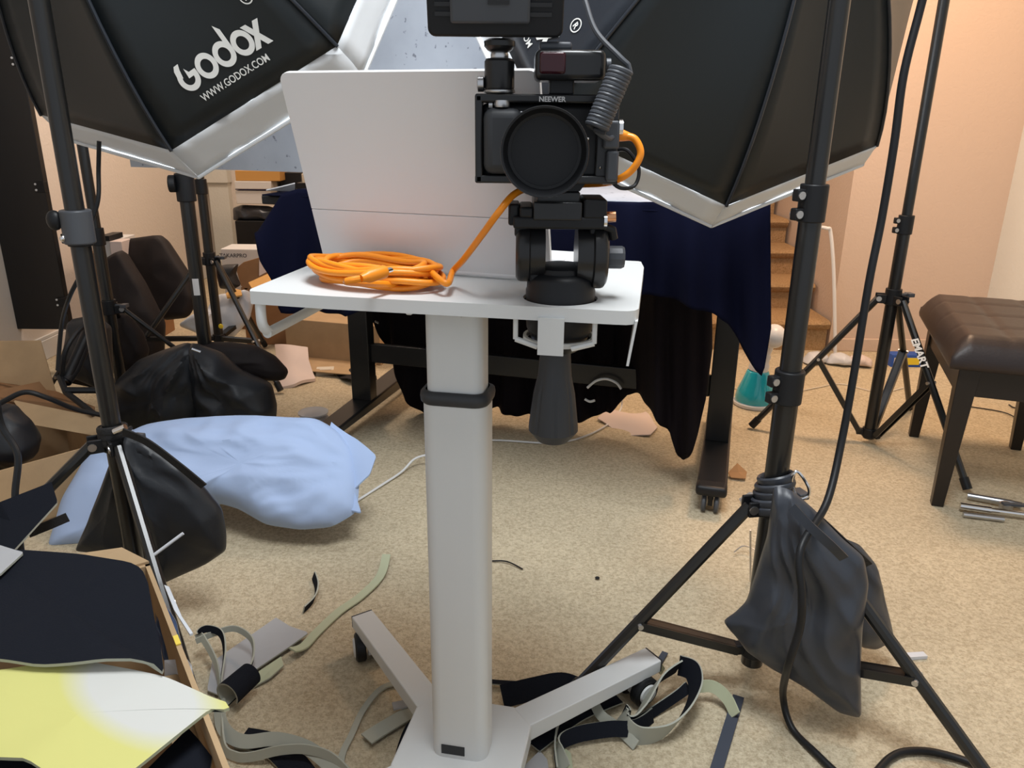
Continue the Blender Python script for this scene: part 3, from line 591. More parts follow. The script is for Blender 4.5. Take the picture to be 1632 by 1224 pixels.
def softbox(name, label, C, az, el, rot, lip, R, Ldep, logo_panel, stand_xy, rodlen, sheen_panel=None):
    C = Vector(C); n = Vector((math.sin(az)*math.cos(el), math.cos(az)*math.cos(el), math.sin(el)))
    e1 = n.cross(UPV).normalized(); e2 = e1.cross(n)
    t_ = thing(name, label, 'softbox', C-n*Ldep)
    def hh(t): return 1-.50*t-.42*t*t
    def rib(k, t):
        a = k*PI/4+rot; return C+(e1*math.cos(a)+e2*math.sin(a))*R*hh(t)-n*Ldep*t
    def pos(k, a, t): 
        p = rib(k, t).lerp(rib(k+1, t), a); ctr = C-n*Ldep*t; return p+(ctr-p).normalized()*(.02*math.sin(PI*a)*math.sin(PI*min(t*1.1, 1)))
    def outer(k, f=1): a = k*PI/4+rot; return C+(e1*math.cos(a)+e2*math.sin(a))*R*(1+.035*f)+n*(lip+.012)*f
    for k in range(8):
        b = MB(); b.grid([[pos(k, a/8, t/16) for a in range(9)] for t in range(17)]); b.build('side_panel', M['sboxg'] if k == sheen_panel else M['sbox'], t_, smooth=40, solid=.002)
        b = MB(); b.tube([rib(k, t/12)+(rib(k, t/12)-(C-n*Ldep*t/12)).normalized()*.002 for t in range(13)], .0035, 8); b.build('rib_seam', M['sboxg'], t_)  # seams lighter than the panels: bluish sheen put into their colour
        b = MB(); rows = []
        for f in range(5):
            sag = lambda a: math.sin(PI*a)
            rows.append([outer(k, f/4).lerp(outer(k+1, f/4), a/12)+(C-outer(k, 0).lerp(outer(k+1, 0), a/12)).normalized()*(.006*sag(a/12)*f/4+.004*noise.noise(Vector((a*.6, f, k*7+C.x)))) for a in range(13)])
        b.grid(rows); b.build('rim_band', M['rim'], t_, smooth=60, solid=.002)
        b = MB(); b.tube([outer(k), outer(k+1)], .004, 8); b.build('rim_piping', M['rim'], t_)
    b = MB(); b.add([outer(k, .97)*1 for k in range(8)], [tuple(range(8))]); b.build('diffuser', M['diff'], t_, smooth=0)
    ap = C-n*Ldep
    b = MB(); b.lathe([(.06, .02), (.075, 0), (.075, -.03), (.06, -.04)], ap, n, 32); b.build('speed_ring', M['blackm'], t_)
    # print on one panel
    def place(vs, sx, ox, oy, ysc=1):
        out = []
        for x, y in vs:
            y = y*sx*ysc+oy; x = x*sx+ox; t = y/.52; wd = (rib(logo_panel, t)-rib(logo_panel+1, t)).length
            a = .5+x/wd; p = pos(logo_panel, a, t); nn = (p-(C-n*Ldep*t)).normalized(); out.append(p+nn*.004)
        return out
    V, Fc = logo_geo(); b = MB(); b.add(place([(x-.54, y) for x, y in V], .176, LOX, LOY), Fc); b.build('lettering', M['logo'], t_, smooth=0)
    vs, fs = text_geo('WWW.GODOX.COM', 1, .012); wmx = max(p.x for p in vs)-min(p.x for p in vs)
    b = MB(); b.add(place([(p.x/wmx, p.y/wmx) for p in vs], .150, LOX-.004, LOY-.022, 1.1), fs); b.build('web_address_lettering', M['logo'], t_, smooth=0)
    vs, fs = text_geo('R', 1, .03); b = MB(); b.add(place([(p.x, p.y-.35) for p in vs], .014, LOX+.100, LOY+.074), fs)
    rv = [(math.cos(2*PI*k/24)*r_, math.sin(2*PI*k/24)*r_) for k in range(24) for r_ in (.0115, .0095)]
    b.add(place(rv, 1, LOX+.100, LOY+.074), [(2*k, 2*k+1, (2*k+3) % 48, (2*k+2) % 48) for k in range(24)]); b.build('registered_mark', M['logo'], t_, smooth=0)
    return t_, ap, n
LOX, LOY = .004, .062
sbR = softbox('octagonal_softbox', 'black octagonal softbox with white rim on the right, behind the camera', (.40, 1.858, 1.311), -.263, -.50, -3.208, .054, .537, .46, 0, None, 0, 0)
sbL = softbox('octagonal_softbox', 'black octagonal softbox with large white lettering at the upper left', (-.663, 1.802, 1.363), .372, -.522, -2.153, .066, .498, .46, 1, None, 0)
# flap pocket on right softbox panel is part of it
Cq = PY(1270, 5, 1.52)
b = MB(); b.prism([PY(1212, -30, 1.60), PY(1222, 4, 1.60), PY(1262, 24, 1.60), PY(1325, 8, 1.60), PY(1345, -40, 1.60)], (0, .004, 0)); b.build('hook_flap', M['sboxg'], sbR[0], bevel=.001)

# ================================================================== LIGHT STANDS
def stand(label, base, rads, zs, hub_z, feet, brace_f, low_z, top, knobdir=(-1, 0, 0), clamps=True, grp=None, leg_r=.011, name='light_stand', screws=True, clampmat='blackm'):
    """telescopic stand: pole sections (radii rads between heights zs), leg hub, legs to feet, braces to a low hub"""
    B = Vector((base[0], base[1], 0)); t_ = thing(name, label, 'light stand', B, grp); kd = Vector(knobdir).normalized(); kp = Vector((-kd.y, kd.x, 0))
    for r_, z0, z1 in zip(rads, zs, zs[1:]+[top]):
        b = MB(); b.tube([B+UPV*z0, B+UPV*z1], r_, 20); b.build('pole_section', M['blackt'], t_)
    for r_, z in zip(rads, zs[1:]):
        b = MB(); b.tube([B+UPV*(z-.052), B+UPV*(z+.004)], r_*1.22, 20)
        for dz in (-.012, -.040): b.box(B+UPV*(z+dz-.009)+kd*r_-kp*.007, kd*(r_*.95), kp*.014, UPV*.018)
        c = b.build('section_clamp', M[clampmat], t_, bevel=.002)
        for dz in (-.012, -.040):
            b = MB(); b.tube([B+UPV*(z+dz)+kd*(r_*1.55)-kp*.009, B+UPV*(z+dz)+kd*(r_*1.55)-kp*.006], .006, 12); b.tube([B+UPV*(z+dz)+kd*(r_*1.55)+kp*.009, B+UPV*(z+dz)+kd*(r_*1.55)+kp*.006], .006, 12); b.build('clamp_bolt', M['steel'], c)
    r0 = rads[0]
    b = MB(); b.tube([B+UPV*(hub_z-.03), B+UPV*(hub_z+.02)], r0*1.3, 20)
    for f in feet:
        d = (Vector((f[0], f[1], 0))-B).normalized(); p = Vector((-d.y, d.x, 0))
        for s in (-1, 1): b.box(B+d*r0+p*(s*.014-.003)+UPV*(hub_z-.026), d*.03, p*.006, UPV*.028)
    hb = b.build('leg_hub', M['blackm'], t_, bevel=.002)
    b = MB(); b.tube([B+UPV*(low_z-.015), B+UPV*(low_z+.015)], r0*1.25, 20)
    for f in feet:
        d = (Vector((f[0], f[1], 0))-B).normalized(); p = Vector((-d.y, d.x, 0)); b.box(B+d*r0-p*.009+UPV*(low_z-.010), d*.022, p*.018, UPV*.02)
    b.build('brace_hub', M['blackm'], t_, bevel=.002)
    for f in feet:
        Fp = Vector((f[0], f[1], .012)); d = (Vector((f[0], f[1], 0))-B).normalized(); p = Vector((-d.y, d.x, 0)); H0 = B+d*(r0+.022)+UPV*(hub_z-.012)
        b = MB(); b.tube([H0, Fp], leg_r, 10); lg = b.build('leg', M['blackt'], t_)
        b = MB(); dd = (Fp-H0).normalized(); b.tube([Fp-dd*.035, Fp], leg_r*1.25, 12); b.build('rubber_foot', M['blackm'], lg)
        b = MB(); b.tube([H0-p*.019, H0-p*.016], .008, 12); b.tube([H0+p*.016, H0+p*.019], .008, 12); b.build('hub_bolt', M['steel'], lg)
        J = H0.lerp(Fp, brace_f); Lw = B+d*(r0+.014)+UPV*low_z; dj = (J-Lw).normalized(); up_ = p.cross(dj).normalized()
        b = MB()
        for s in (-1, 1): b.box(Lw+p*(s*.010-.0025)-up_*.008, (J-Lw), p*.005, up_*.016)
        b.box(Lw-p*.010-up_*.008, (J-Lw), p*.02, up_*.004); b.build('brace', M['blackt'], t_)
        b = MB(); b.tube([J-p*.016, J+p*.016], .005, 10); b.build('brace_rivet', M['steel'], t_)
    # tightening wing knob at the hub
    b = MB(); k0 = B+UPV*(hub_z)-kd*r0; b.tube([k0, k0-kd*.03], .006, 10); b.box(k0-kd*.045-kp*.014-UPV*.006, kd*.02, kp*.028, UPV*.012); b.build('wing_knob', M['grayp'], t_, bevel=.003)
    return t_
RB = PZ(1203, 1050, .07); RB = PY(1241, 730, 1.19); RB = (RB.x, 1.19)
rh = 1-1.19*.513
z2 = PY(1250, 612, 1.19).z; z3 = PY(1296, 330, 1.19).z
fr = PZ(1600, 1285, 0)
flb = PZ(905, 1118, .0)
d1 = Vector((fr.x-RB[0], fr.y-RB[1])); Lr = d1.length
dl = PZ(1035, 998, .13); 
stR = stand('tall black light stand on the right with a sandbag hung at its legs', RB, [.0195, .0172, .0150], [.05, z2+.02, z3+.03], rh, [(fr.x, fr.y), (flb.x, flb.y), (RB[0]+.20, RB[1]+.46)], .60, .085, 1.72, knobdir=(-.9, -.3, 0))
LBp = (-.785, 1.40); zA = PY(110, 345, 1.40).z
stL = stand('tall black light stand at the left with a grey joint sleeve, beside the pillow', LBp, [.0175, .0165], [.06, zA], 1-1.4*.425, [(-1.20, 1.17), (-.53, 1.065), (-.80, 1.78)], .6, .09, 1.75, knobdir=(-1, .2, 0), clampmat='blackm')
b = MB(); b.tube([PY(104, 336, 1.40)*1 if 0 else Vector((LBp[0], LBp[1], PY(110, 388, 1.40).z)), Vector((LBp[0], LBp[1], PY(104, 334, 1.40).z))], .0265, 24); sl = b.build('joint_sleeve', M['grayp'], stL, bevel=.003, label='grey plastic joint sleeve')
b = MB(); kz = PY(88, 350, 1.40); b.ball((LBp[0]-.034, LBp[1]-.01, kz.z), .014, 14, sq=(1, .8, 1.3)); b.build('sleeve_knob', M['blackm'], sl)
b = MB(); b.ball((LBp[0]-.018, LBp[1]-.021, PY(95, 380, 1.38).z), .006, 10); b.build('sleeve_bolt', M['chrome'], sl)
# lamp heads on the stands, joined to the softboxes' rings
for (t_, ap, n), bx, lab in ((sbR, RB, 'black studio light at the back of the right softbox, above the frame'), (sbL, LBp, 'black studio light at the back of the left softbox, above the frame')):
    lh_ = thing('studio_light', lab, 'studio light', ap-n*.04)
    b = MB(); b.lathe([(.055, 0), (.058, -.01), (.058, -.20), (.05, -.21)], ap-n*.04, n, 32); b.build('housing', M['blackm'], lh_)
    b = MB(); b.tube([ap-n*.10-UPV*.05, Vector((bx[0], bx[1], 1.73))], .012, 12); b.tube([Vector((bx[0], bx[1], 1.70)), Vector((bx[0], bx[1], 1.76))], .02, 16); b.build('bracket', M['blackm'], lh_)

# back-left stands
SB = (PY(162, 420, 2.55).x, 2.55); hB = PY(175, 487, 2.55).z
fB = PZ(300, 570, 0)
stand('thin black light stand behind the left stand, next to the soft cases', SB, [.019, .016], [.05, PY(150, 380, 2.55).z+.03], hB, [(SB[0]+.38, SB[1]+.12), (SB[0]-.28, SB[1]-.10), (SB[0]-.08, SB[1]+.40)], .6, .10, 1.55, leg_r=.008)
SC = (PY(318, 480, 2.45).x, 2.45)
st = stand('thick black stand with round knob, standing in the large sandbag', SC, [.022], [.04], .24, [(SC[0]+.26, SC[1]-.16), (SC[0]-.30, SC[1]-.08), (SC[0], SC[1]+.32)], .5, .08, PY(290, 276, 2.45).z, leg_r=.010)
zt_ = PY(290, 276, 2.45).z
b = MB(); b.tube([Vector((SC[0], SC[1], zt_-.085)), Vector((SC[0], SC[1], zt_))], .029, 20); cl = b.build('top_clamp', M['blackm'], st, bevel=.003)
b = MB(); b.tube([Vector((SC[0]-.02, SC[1]-.02, zt_-.03)), Vector((SC[0]-.04, SC[1]-.025, zt_-.03))], .026, 20); b.build('clamp_knob', M['blackm'], cl, bevel=.004)
b = MB(); b.tube([Vector((SC[0], SC[1], zt_)), Vector((SC[0], SC[1], 1.72))], .014, 16); b.build('upper_pole', M['blackt'], st)
zq = PY(318, 455, 2.45).z
b = MB(); vs = [Vector((SC[0]+.0225*math.sin(a), SC[1]-.0225*math.cos(a), zq+z)) for z in (-.028, .026) for a in (-.3, 0, .3, .6)]; b.grid([vs[:4], vs[4:]]); b.build('barcode_sticker', M['white'], st, label='white sticker')
SD = (PY(335, 420, 3.0).x, 3.0)
stand('slim black tripod stand behind the cart tabletop corner, left of the cardboard boxes', SD, [.018, .014], [.04, PY(325, 300, 3.0).z+.03], PY(333, 410, 3.0).z, [(SD[0]+.30, SD[1]-.22), (SD[0]-.36, SD[1]-.20), (SD[0]+.05, SD[1]+.40)], .62, .16, 1.70, leg_r=.010)
# back-right stand
SE = PZ(1385, 693, .03); hE = PY(1420, 470, SE.y).z
fE = [PZ(1197, 684, 0), PZ(1541, 786, 0), PZ(1449, 655, 0)]
ste = stand('black light stand behind the piano bench with white lettering on one leg', (SE.x, SE.y), [.0185, .0150], [.02, PY(1440, 345, SE.y).z], hE, [(f.x, f.y) for f in fE], .45, .04, 1.85, leg_r=.0105, knobdir=(-1, -.1, 0))
H1 = Vector((SE.x, SE.y, hE)); F1 = fE[1]; dE = (H1-F1).normalized(); lp = H1.lerp(F1, .34)
lp = H1.lerp(F1, .30); aE = -dE; text_on(ste, 'leg_lettering', 'EMART', .030, lp+Vector((-.012, -.035, 0)), aE, Vector((0, -1, 0)).cross(aE), M['logo'], .001, lift=.004)

# ================================================================== SANDBAGS
nY = Vector((0, 1, 0))
sb = thing('sandbag', 'slate grey nylon sandbag strapped to the right light stand', 'sandbag', (RB[0]+.06, RB[1]-.05, .0+.08))
Ys = RB[1]-.045
sN = Vector((.35, .93, 0)).normalized(); sO = Vector((RB[0]+.02, 1.105, 0))
puff([(1232, 770), (1262, 778), (1300, 812), (1345, 858), (1378, 885), (1386, 930), (1376, 1000), (1373, 1060), (1374, 1146), (1340, 1138), (1290, 1100), (1230, 1066), (1188, 1034), (1149, 990), (1166, 980), (1188, 958), (1205, 905), (1222, 850)], sO, sN, .042, 'front_pouch', M['nylong'], sb, neck=(1250, 740), amp=.0070, waves=15, seed=2, nz=.016, center=(1295, 970), N=160, rings=20)
puff([(1330, 850), (1370, 866), (1398, 900), (1412, 960), (1426, 1020), (1395, 1036), (1368, 1030), (1340, 980), (1325, 900)], (0, Ys+.10, 0), nY, .035, 'rear_pouch', M['nylong'], sb, neck=(1300, 830), amp=.006, waves=6, seed=5)
ribbon([PY(1262, 808, 1.075), PY(1290, 838, 1.05), PY(1325, 870, 1.03), PY(1345, 890, 1.03)], .015, .003, 'carry_strap', [M['sboxg']]*3, wdir=Vector((.7, -.3, .7)), parent=sb)
for i in range(5):
    b = MB(); z = PY(1240, 762+i*11, RB[1]).z; rr_ = .026+.002*i
    b.tube([Vector((RB[0]+rr_*math.cos(a), RB[1]+rr_*math.sin(a), z+.010*math.cos(a+.8))) for a in [2*PI*k/24 for k in range(25)]], .0042+.001*(i % 2), 8, ry=.008); b.build('wrapped_strap', M['nylong'], sb)
ribbon([PY(1262, 795, RB[1]-.03), PY(1300, 822, RB[1]-.05), PY(1350, 868, RB[1]-.06), PY(1385, 900, RB[1]-.04)], .012, .003, 'shoulder_strap', [M['web']]*3, wdir=Vector((.6, -.3, .8)), parent=sb)
cb = MB(); cb.tube(smoothpts([PY(1262, 772, RB[1]-.02), PY(1263, 758, RB[1]-.025), PY(1272, 752, RB[1]-.025), PY(1288, 775, RB[1]-.03), PY(1288, 790, RB[1]-.03), PY(1272, 794, RB[1]-.03)], 6, True)+[PY(1262, 772, RB[1]-.02)], .0028, 8)
tag(cb.build('carabiner', M['chrome']), 'silver carabiner clipped to the right light stand above the sandbag', 'carabiner')

sb = thing('sandbag', 'black nylon sandbag hanging from the left light stand in front of the pillow', 'sandbag', (LBp[0]+.1, LBp[1], .05))
YsL = LBp[1]-.02
puff([(196, 688), (232, 700), (290, 738), (325, 775), (355, 812), (362, 850), (362, 878), (330, 900), (262, 930), (240, 880), (215, 800), (200, 740)], (0, YsL, 0), nY, .045, 'front_pouch', M['nylon'], sb, neck=(198, 690), amp=.0075, waves=8, seed=1, nz=.012, center=(285, 838), N=120, rings=16)
puff([(190, 700), (206, 730), (222, 800), (225, 870), (180, 885), (118, 880), (140, 830), (165, 765)], (0, YsL+.05, 0), nY, .03, 'rear_pouch', M['nylon'], sb, neck=(195, 700), amp=.006, waves=7, seed=9)
ribbon([PY(196, 688, YsL-.03), PY(235, 705, YsL-.035), PY(285, 742, YsL-.045), PY(325, 775, YsL-.04)], .018, .003, 'shoulder_strap', [M['web']]*3, wdir=Vector((.5, -.3, .8)), parent=sb)
for i in range(3):
    z = PY(180, 684+i*9, LBp[1]).z; b = MB(); b.tube([Vector((LBp[0]+.0245*math.cos(a), LBp[1]+.0245*math.sin(a), z+.004*math.cos(a+1))) for a in [2*PI*k/24 for k in range(25)]], .004, 8, ry=.009); b.build('wrapped_strap', M['web'], sb)
b = MB(); b.tube([PY(182, 688, LBp[1]-.03), PY(200, 680, LBp[1]-.03)], .006, 10); b.build('strap_buckle', M['chrome'], sb)

sb = thing('sandbag', 'large black saddle sandbag heaped over the thick stand base behind the pillow', 'sandbag', (SC[0], SC[1]-.05, 0))
puff([(300, 543), (320, 552), (332, 600), (330, 682), (270, 690), (200, 686), (172, 660), (184, 606), (220, 572), (260, 556)], (0, SC[1]-.10, 0), nY, .10, 'left_pouch', M['nylon'], sb, neck=(308, 548), amp=.011, waves=8, seed=3, nz=.02)
puff([(302, 543), (350, 560), (385, 590), (435, 612), (444, 650), (438, 690), (380, 698), (320, 690), (308, 620)], (0, SC[1]-.11, 0), nY, .095, 'right_pouch', M['nylon'], sb, neck=(308, 548), amp=.011, waves=8, seed=6, nz=.02)
puff([(318, 545), (362, 545), (405, 550), (440, 568), (462, 592), (455, 606), (420, 606), (370, 592), (330, 570)], (0, SC[1]+.0, 0), nY, .07, 'top_flap', M['nylonb'], sb, neck=(310, 548), amp=.008, waves=6, seed=8, nz=.012)
b = MB(); b.tube([PY(306, 556, SC[1]-.19), PY(320, 561, SC[1]-.19)], .004, 8); b.build('zip_pull', M['chrome'], sb)

# ================================================================== PILLOW
pw = thing('pillow', 'light blue pillow in its case lying on the carpet behind the left sandbag', 'pillow', PZ(420, 800, 0))
pn = Vector((.10, .62, -.72)).normalized(); po = PZ(470, 842, .055)
puff([(190, 700), (235, 678), (300, 668), (380, 663), (450, 666), (515, 670), (545, 690), (568, 720), (575, 770), (572, 818), (530, 842), (480, 846), (425, 838), (380, 812), (340, 800), (270, 840), (180, 860), (110, 872), (70, 880), (95, 800), (140, 720)], po, pn, .075, 'stuffed_case', M['pillow'], pw, neck=(600, 760), amp=.0050, waves=18, seed=4, nz=.016, center=(400, 755), N=160, rings=22, back=.5, round_=.5)
hem = [PP(530, 672, po, pn), PP(570, 705, po, pn), PP(602, 738, po, pn), PP(592, 765, po, pn), PP(566, 785, po, pn), PP(578, 822, po, pn), PP(555, 815, po, pn), PP(530, 790, po, pn), PP(510, 730, po, pn)]
sheet([p-pn*.012 for p in hem], .004, 'open_hem', [M['pillow']]*3, pw, wob=.03)

# ================================================================== DESK
FR = Vector((.54, 1.87, 0)); dw = Vector((.96, -.28, 0)).normalized(); dd = Vector((.28, .96, 0)).normalized()
def Dk(s, d, z): return FR+dw*s+dd*d+UPV*z
desk = thing('standing_desk', 'black standing desk on casters, draped in navy cloth behind the cart', 'desk', Dk(-.6, .3, 0))
b = MB(); b.box(Dk(-1.27, -.06, .775), dw*1.325, dd*.70, UPV*.024); b.build('desktop', M['blackm'], desk, bevel=.004)
for s0, nm in ((0, 'right'), (-1.18, 'left')):
    b = MB(); b.hexa([Dk(s0-.040, .01, .058), Dk(s0+.040, .01, .058), Dk(s0+.040, .68, .058), Dk(s0-.040, .68, .058), Dk(s0-.040, .01, .082), Dk(s0+.040, .01, .082), Dk(s0+.040, .68, .105), Dk(s0-.040, .68, .105)]); b.build('foot_beam', M['black'], desk, bevel=.006)
    b = MB(); b.box(Dk(s0-.041, -.03, .055), dw*.082, dd*.05, UPV*.03); b.build('foot_cap', M['blackm'], desk, bevel=.010)
    b = MB(); b.box(Dk(s0-.035, .28, .09), dw*.07, dd*.05, UPV*.42); b.build('leg', M['black'], desk, bevel=.003)
    b = MB(); b.box(Dk(s0-.028, .285, .5), dw*.056, dd*.04, UPV*.275); b.build('inner_leg', M['black'], desk, bevel=.003)
    for d0 in (.0, .66):
        c = Dk(s0, d0, .026); b = MB(); b.tube([c+UPV*.034, c+UPV*.01], .008, 10); b.box(c-dw*.006-dd*.014-UPV*.004, dw*.012, dd*.028, UPV*.03); ca = b.build('caster', M['blackm'], desk, bevel=.002)
        for s in (-1, 1):
            b = MB(); b.lathe([(.012, -.007), (.022, -.006), (.026, -.003), (.026, .003), (.022, .006), (.012, .007)], c+dw*s*.017, dw, 24); b.build('wheel', M['grayp'], ca)
b = MB(); b.box(Dk(-1.145, .295, .225), dw*1.11, dd*.02, UPV*.065); b.build('crossbar', M['black'], desk, bevel=.003)
b = MB(); b.box(Dk(-1.16, .22, .745), dw*1.14, dd*.12, UPV*.03); b.build('top_frame', M['black'], desk)
b = MB(); b.tube([PP(598, 512, Dk(-1.18, .27, 0), dd), PP(604, 515, Dk(-1.18, .27, 0), dd)], .004, 8); b.build('leg_screw', M['chrome'], desk)
# cloths
def interp(tab, x):
    if x <= tab[0][0]: return tab[0][1]
    for (a, va), (b2, vb) in zip(tab, tab[1:]):
        if x <= b2: return va+(vb-va)*(x-a)/(b2-a)
    return tab[-1][1]
def drape(u0, u1, top, bot, dfun, name, m, amp, freq, NU=170, NV=26, parent=None, flare=0, seed=0, side=None):
    rows = []
    for j in range(NV+1):
        r = []
        for i in range(NU+1):
            u_ = u0+(u1-u0)*i/NU; vt = interp(top, u_); vb = interp(bot, u_); v_ = vt+(vb-vt)*j/NV; dd0 = dfun(u_)
            p = PP(u_, v_, Dk(0, dd0, 0), dd); k = j/NV
            off = -amp*k**.7*(math.sin(i/NU*freq+seed+.8*math.sin(j*.12+i*.05))+.5*math.sin(i/NU*freq*2.3+seed*2))-flare*k
            r.append(p+dd*off)
        rows.append(r)
    b = MB(); b.grid(rows); return b, rows
ct = [(412, 368), (425, 348), (450, 308), (475, 301), (520, 303), (800, 315), (1000, 322), (1050, 322), (1228, 322)]
cbm = [(412, 372), (425, 410), (440, 440), (452, 496), (560, 500), (600, 485), (700, 470), (1000, 466), (1060, 474), (1100, 486), (1140, 497), (1160, 515), (1185, 560), (1205, 588), (1216, 598), (1222, 560), (1228, 520)]
b, rows = drape(412, 1228, ct, cbm, lambda u: -.085, 'x', None, .022, 46, flare=.01)
tp = [Dk(-1.25, -.085, .803), Dk(.06, -.085, .803), Dk(.06, .60, .803), Dk(-1.25, .60, .803)]
b.add(tp, [(0, 1, 2, 3)]); tag(b.build('tablecloth', M['navy'], smooth=70, solid=.003), 'navy blue cloth draped over the standing desk with a pointed right corner', 'tablecloth')
ct2 = [(590, 470), (1000, 455), (1140, 470)]
cb2 = [(590, 500), (615, 560), (640, 620), (665, 655), (690, 674), (740, 655), (790, 652), (820, 662), (850, 665), (900, 672), (940, 668), (975, 655), (1000, 628), (1020, 632), (1040, 655), (1066, 690), (1078, 728), (1088, 738), (1104, 716), (1112, 690), (1124, 640), (1134, 560)]
b, rows = drape(590, 1134, ct2, cb2, lambda u: .43 if u < 985 else .43-.35*min(1, (u-985)/60), 'x', None, .02, 60, seed=2)
tag(b.build('hanging_cloth', M['sheer'], smooth=70, solid=.003), 'black hanging cloth under the desk with its ragged lower hem above the carpet', 'cloth')
# things on the desk
bo = PP(330, 270, Dk(0, .60, 0), dd); sL = (bo-FR).dot(dw)
b = MB(); b.box(Dk(sL-.35, .605, bo.z), dw*(2.15), dd*.004, UPV*(2.2-bo.z)); tag(b.build('photo_backdrop', M['concrete'], smooth=0), 'grey concrete patterned photo backdrop standing at the rear of the desk', 'backdrop')
b = MB(); b.box(Dk(-.62, -.03, .805), dw*.66, dd*.55, UPV*.012); tag(b.build('surface_board', M['concrete'], bevel=.001), 'grey stone patterned board lying on the desk behind the camera', 'board')
b = MB(); q0 = PP(470, 312, Dk(0, .10, 0), dd); b.hexa([Vector(p) for p in (Dk(-1.10, .10, .806), Dk(-.78, .10, .806), Dk(-.78, .36, .806), Dk(-1.10, .36, .806), Dk(-1.09, .11, .846), Dk(-.79, .11, .846), Dk(-.79, .35, .846), Dk(-1.09, .35, .846))])
tag(b.build('equipment_case', M['blackm'], bevel=.006), 'flat black case on the left end of the desk, beside the laptop lid', 'case')
sheet([PZ(424, 302, .812), PZ(470, 303, .812), PZ(470, 291, .835), PZ(450, 296, .825)], .003, 'paper_card', [M['white']]*3); tag(bpy.data.objects['paper_card'], 'white paper card poking over the left front corner of the desk', 'paper')

# ================================================================== BACK-LEFT CORNER
b = MB(); Yw = 3.05; xw1 = PY(60, 300, Yw).x
pn_ = thing('wall_cabinet', 'tall narrow black panel fixed to the left wall at the frame edge', 'panel', (XL, Yw, .14))
zb_ = PY(90, 525, Yw).z
b.box((XL, Yw, zb_), (PY(112, 525, Yw).x-XL, 0, 0), (0, .03, 0), (0, 0, 2.2-zb_)); b.build('black_board', M['black'], pn_, bevel=.002)
xe = PY(112, 525, Yw).x
for v_ in (98, 298, 481):
    z = PY(60, v_, Yw).z; b = MB(); b.box((xe-.03, Yw-.008, z-.02), (.034, 0, 0), (0, .03, 0), (0, 0, .04)); br = b.build('hinge_bracket', M['blackm'], pn_, bevel=.001)
    for dz in (-.011, .011):
        b = MB(); b.ball((xe-.028, Yw-.009, z+dz), .0045, 10); b.build('bracket_screw', M['wplast'], br)
# door knob like dark disc on left wall
q = PP(1, 200, Vector((XL, 0, 0)), Vector((1, 0, 0))); b = MB(); b.lathe([(.03, 0), (.034, .01), (.03, .03), (.012, .034)], (XL, q.y-.02, q.z), (1, 0, 0), 24); tag(b.build('wall_disc', M['black'], smooth=40), 'round black disc on the left wall at the frame edge', 'wall disc')
# soft cases
puff([(196, 392), (204, 380), (258, 373), (266, 380), (305, 440), (315, 480), (300, 508), (262, 512), (232, 470)], (0, 2.95, 0), Vector((.15, .9, -.3)).normalized(), .06, 'x', M['nylonb'], None, amp=.002, waves=5, seed=2, nz=.006, round_=.16)
o = bpy.data.objects['x']; o.name = 'soft_equipment_case'; tag(o, 'black fabric soft case leaning upright beside the thick stand, nearest the stand pole', 'case')
puff([(164, 420), (175, 408), (196, 395), (230, 450), (262, 515), (260, 570), (225, 590), (192, 560), (172, 500)], (0, 2.85, 0), Vector((.1, .9, -.2)).normalized(), .07, 'x', M['nylonb'], None, amp=.002, waves=5, seed=5, nz=.008, round_=.18)
o = bpy.data.objects['x']; o.name = 'soft_equipment_case'; tag(o, 'brownish black fabric soft case behind the thin stand, left of the other case', 'case')
puff([(180, 495), (205, 500), (228, 530), (238, 560), (228, 592), (205, 596), (185, 570)], (0, 2.66, 0), nY, .05, 'x', M['nylonb'], None, amp=.004, waves=6, seed=3, round_=.4)
o = bpy.data.objects['x']; o.name = 'small_pouch'; tag(o, 'small dark nylon pouch hanging behind the thin left stand', 'pouch')
puff([(112, 508), (150, 500), (176, 520), (180, 600), (160, 618), (128, 604), (104, 575)], (0, 2.4, 0), nY, .07, 'x', M['nylon'], None, amp=.004, waves=6, seed=7, round_=.4)
o = bpy.data.objects['x']; o.name = 'camera_bag'; tag(o, 'black bag between the left wall and the left stands, behind the open tube end', 'bag')
b = MB(); p0 = PY(118, 588, 2.2); p1 = PY(152, 502, 2.3); b.tube([p0+(p1-p0).normalized()*-.03+Vector((0, -.03, 0)), p0, p1], .019, 18, cap=False); b.tube([p0+(p1-p0).normalized()*-.03+Vector((0, -.03, 0)), p1], .014, 18)
b.tube(smoothpts([PY(98, 600, 2.15), PY(104, 560, 2.15), PY(122, 530, 2.2), PY(140, 515, 2.25)], 5), .008, 8); b.tube([PY(95, 600, 2.15), PY(105, 625, 2.1), PY(150, 660, 2.05)], .009, 8); b.tube([PY(104, 622, 2.1), PY(180, 622, 2.15)], .010, 8)
tag(b.build('folded_stool', M['blackm']), 'folded black tubular frame with an open tube end beside the left stand', 'frame')
# white box on the floor behind cases, near wall
tq = thing('small_white_box', 'small white carton near the wall above the leaning soft cases', 'box', PY(175, 400, 3.3))
b = MB(); pbox(b, 158, 384, 182, 412, 3.30, 3.5); b.build('carton', M['white'], tq, bevel=.002)
b = MB(); pbox(b, 176, 385, 195, 408, 3.27, 3.36); b.build('inner_tray', M['pinkp'], tq, bevel=.002)
b = MB(); pbox(b, 158, 376, 174, 384, 3.28, 3.4); b.build('black_insert', M['blackm'], tq)
b = MB(); pbox(b, 150, 404, 215, 563, 3.34, 3.7); tag(b.build('storage_crate', M['cardd']), 'brown carton by the left wall under the small white carton', 'box')
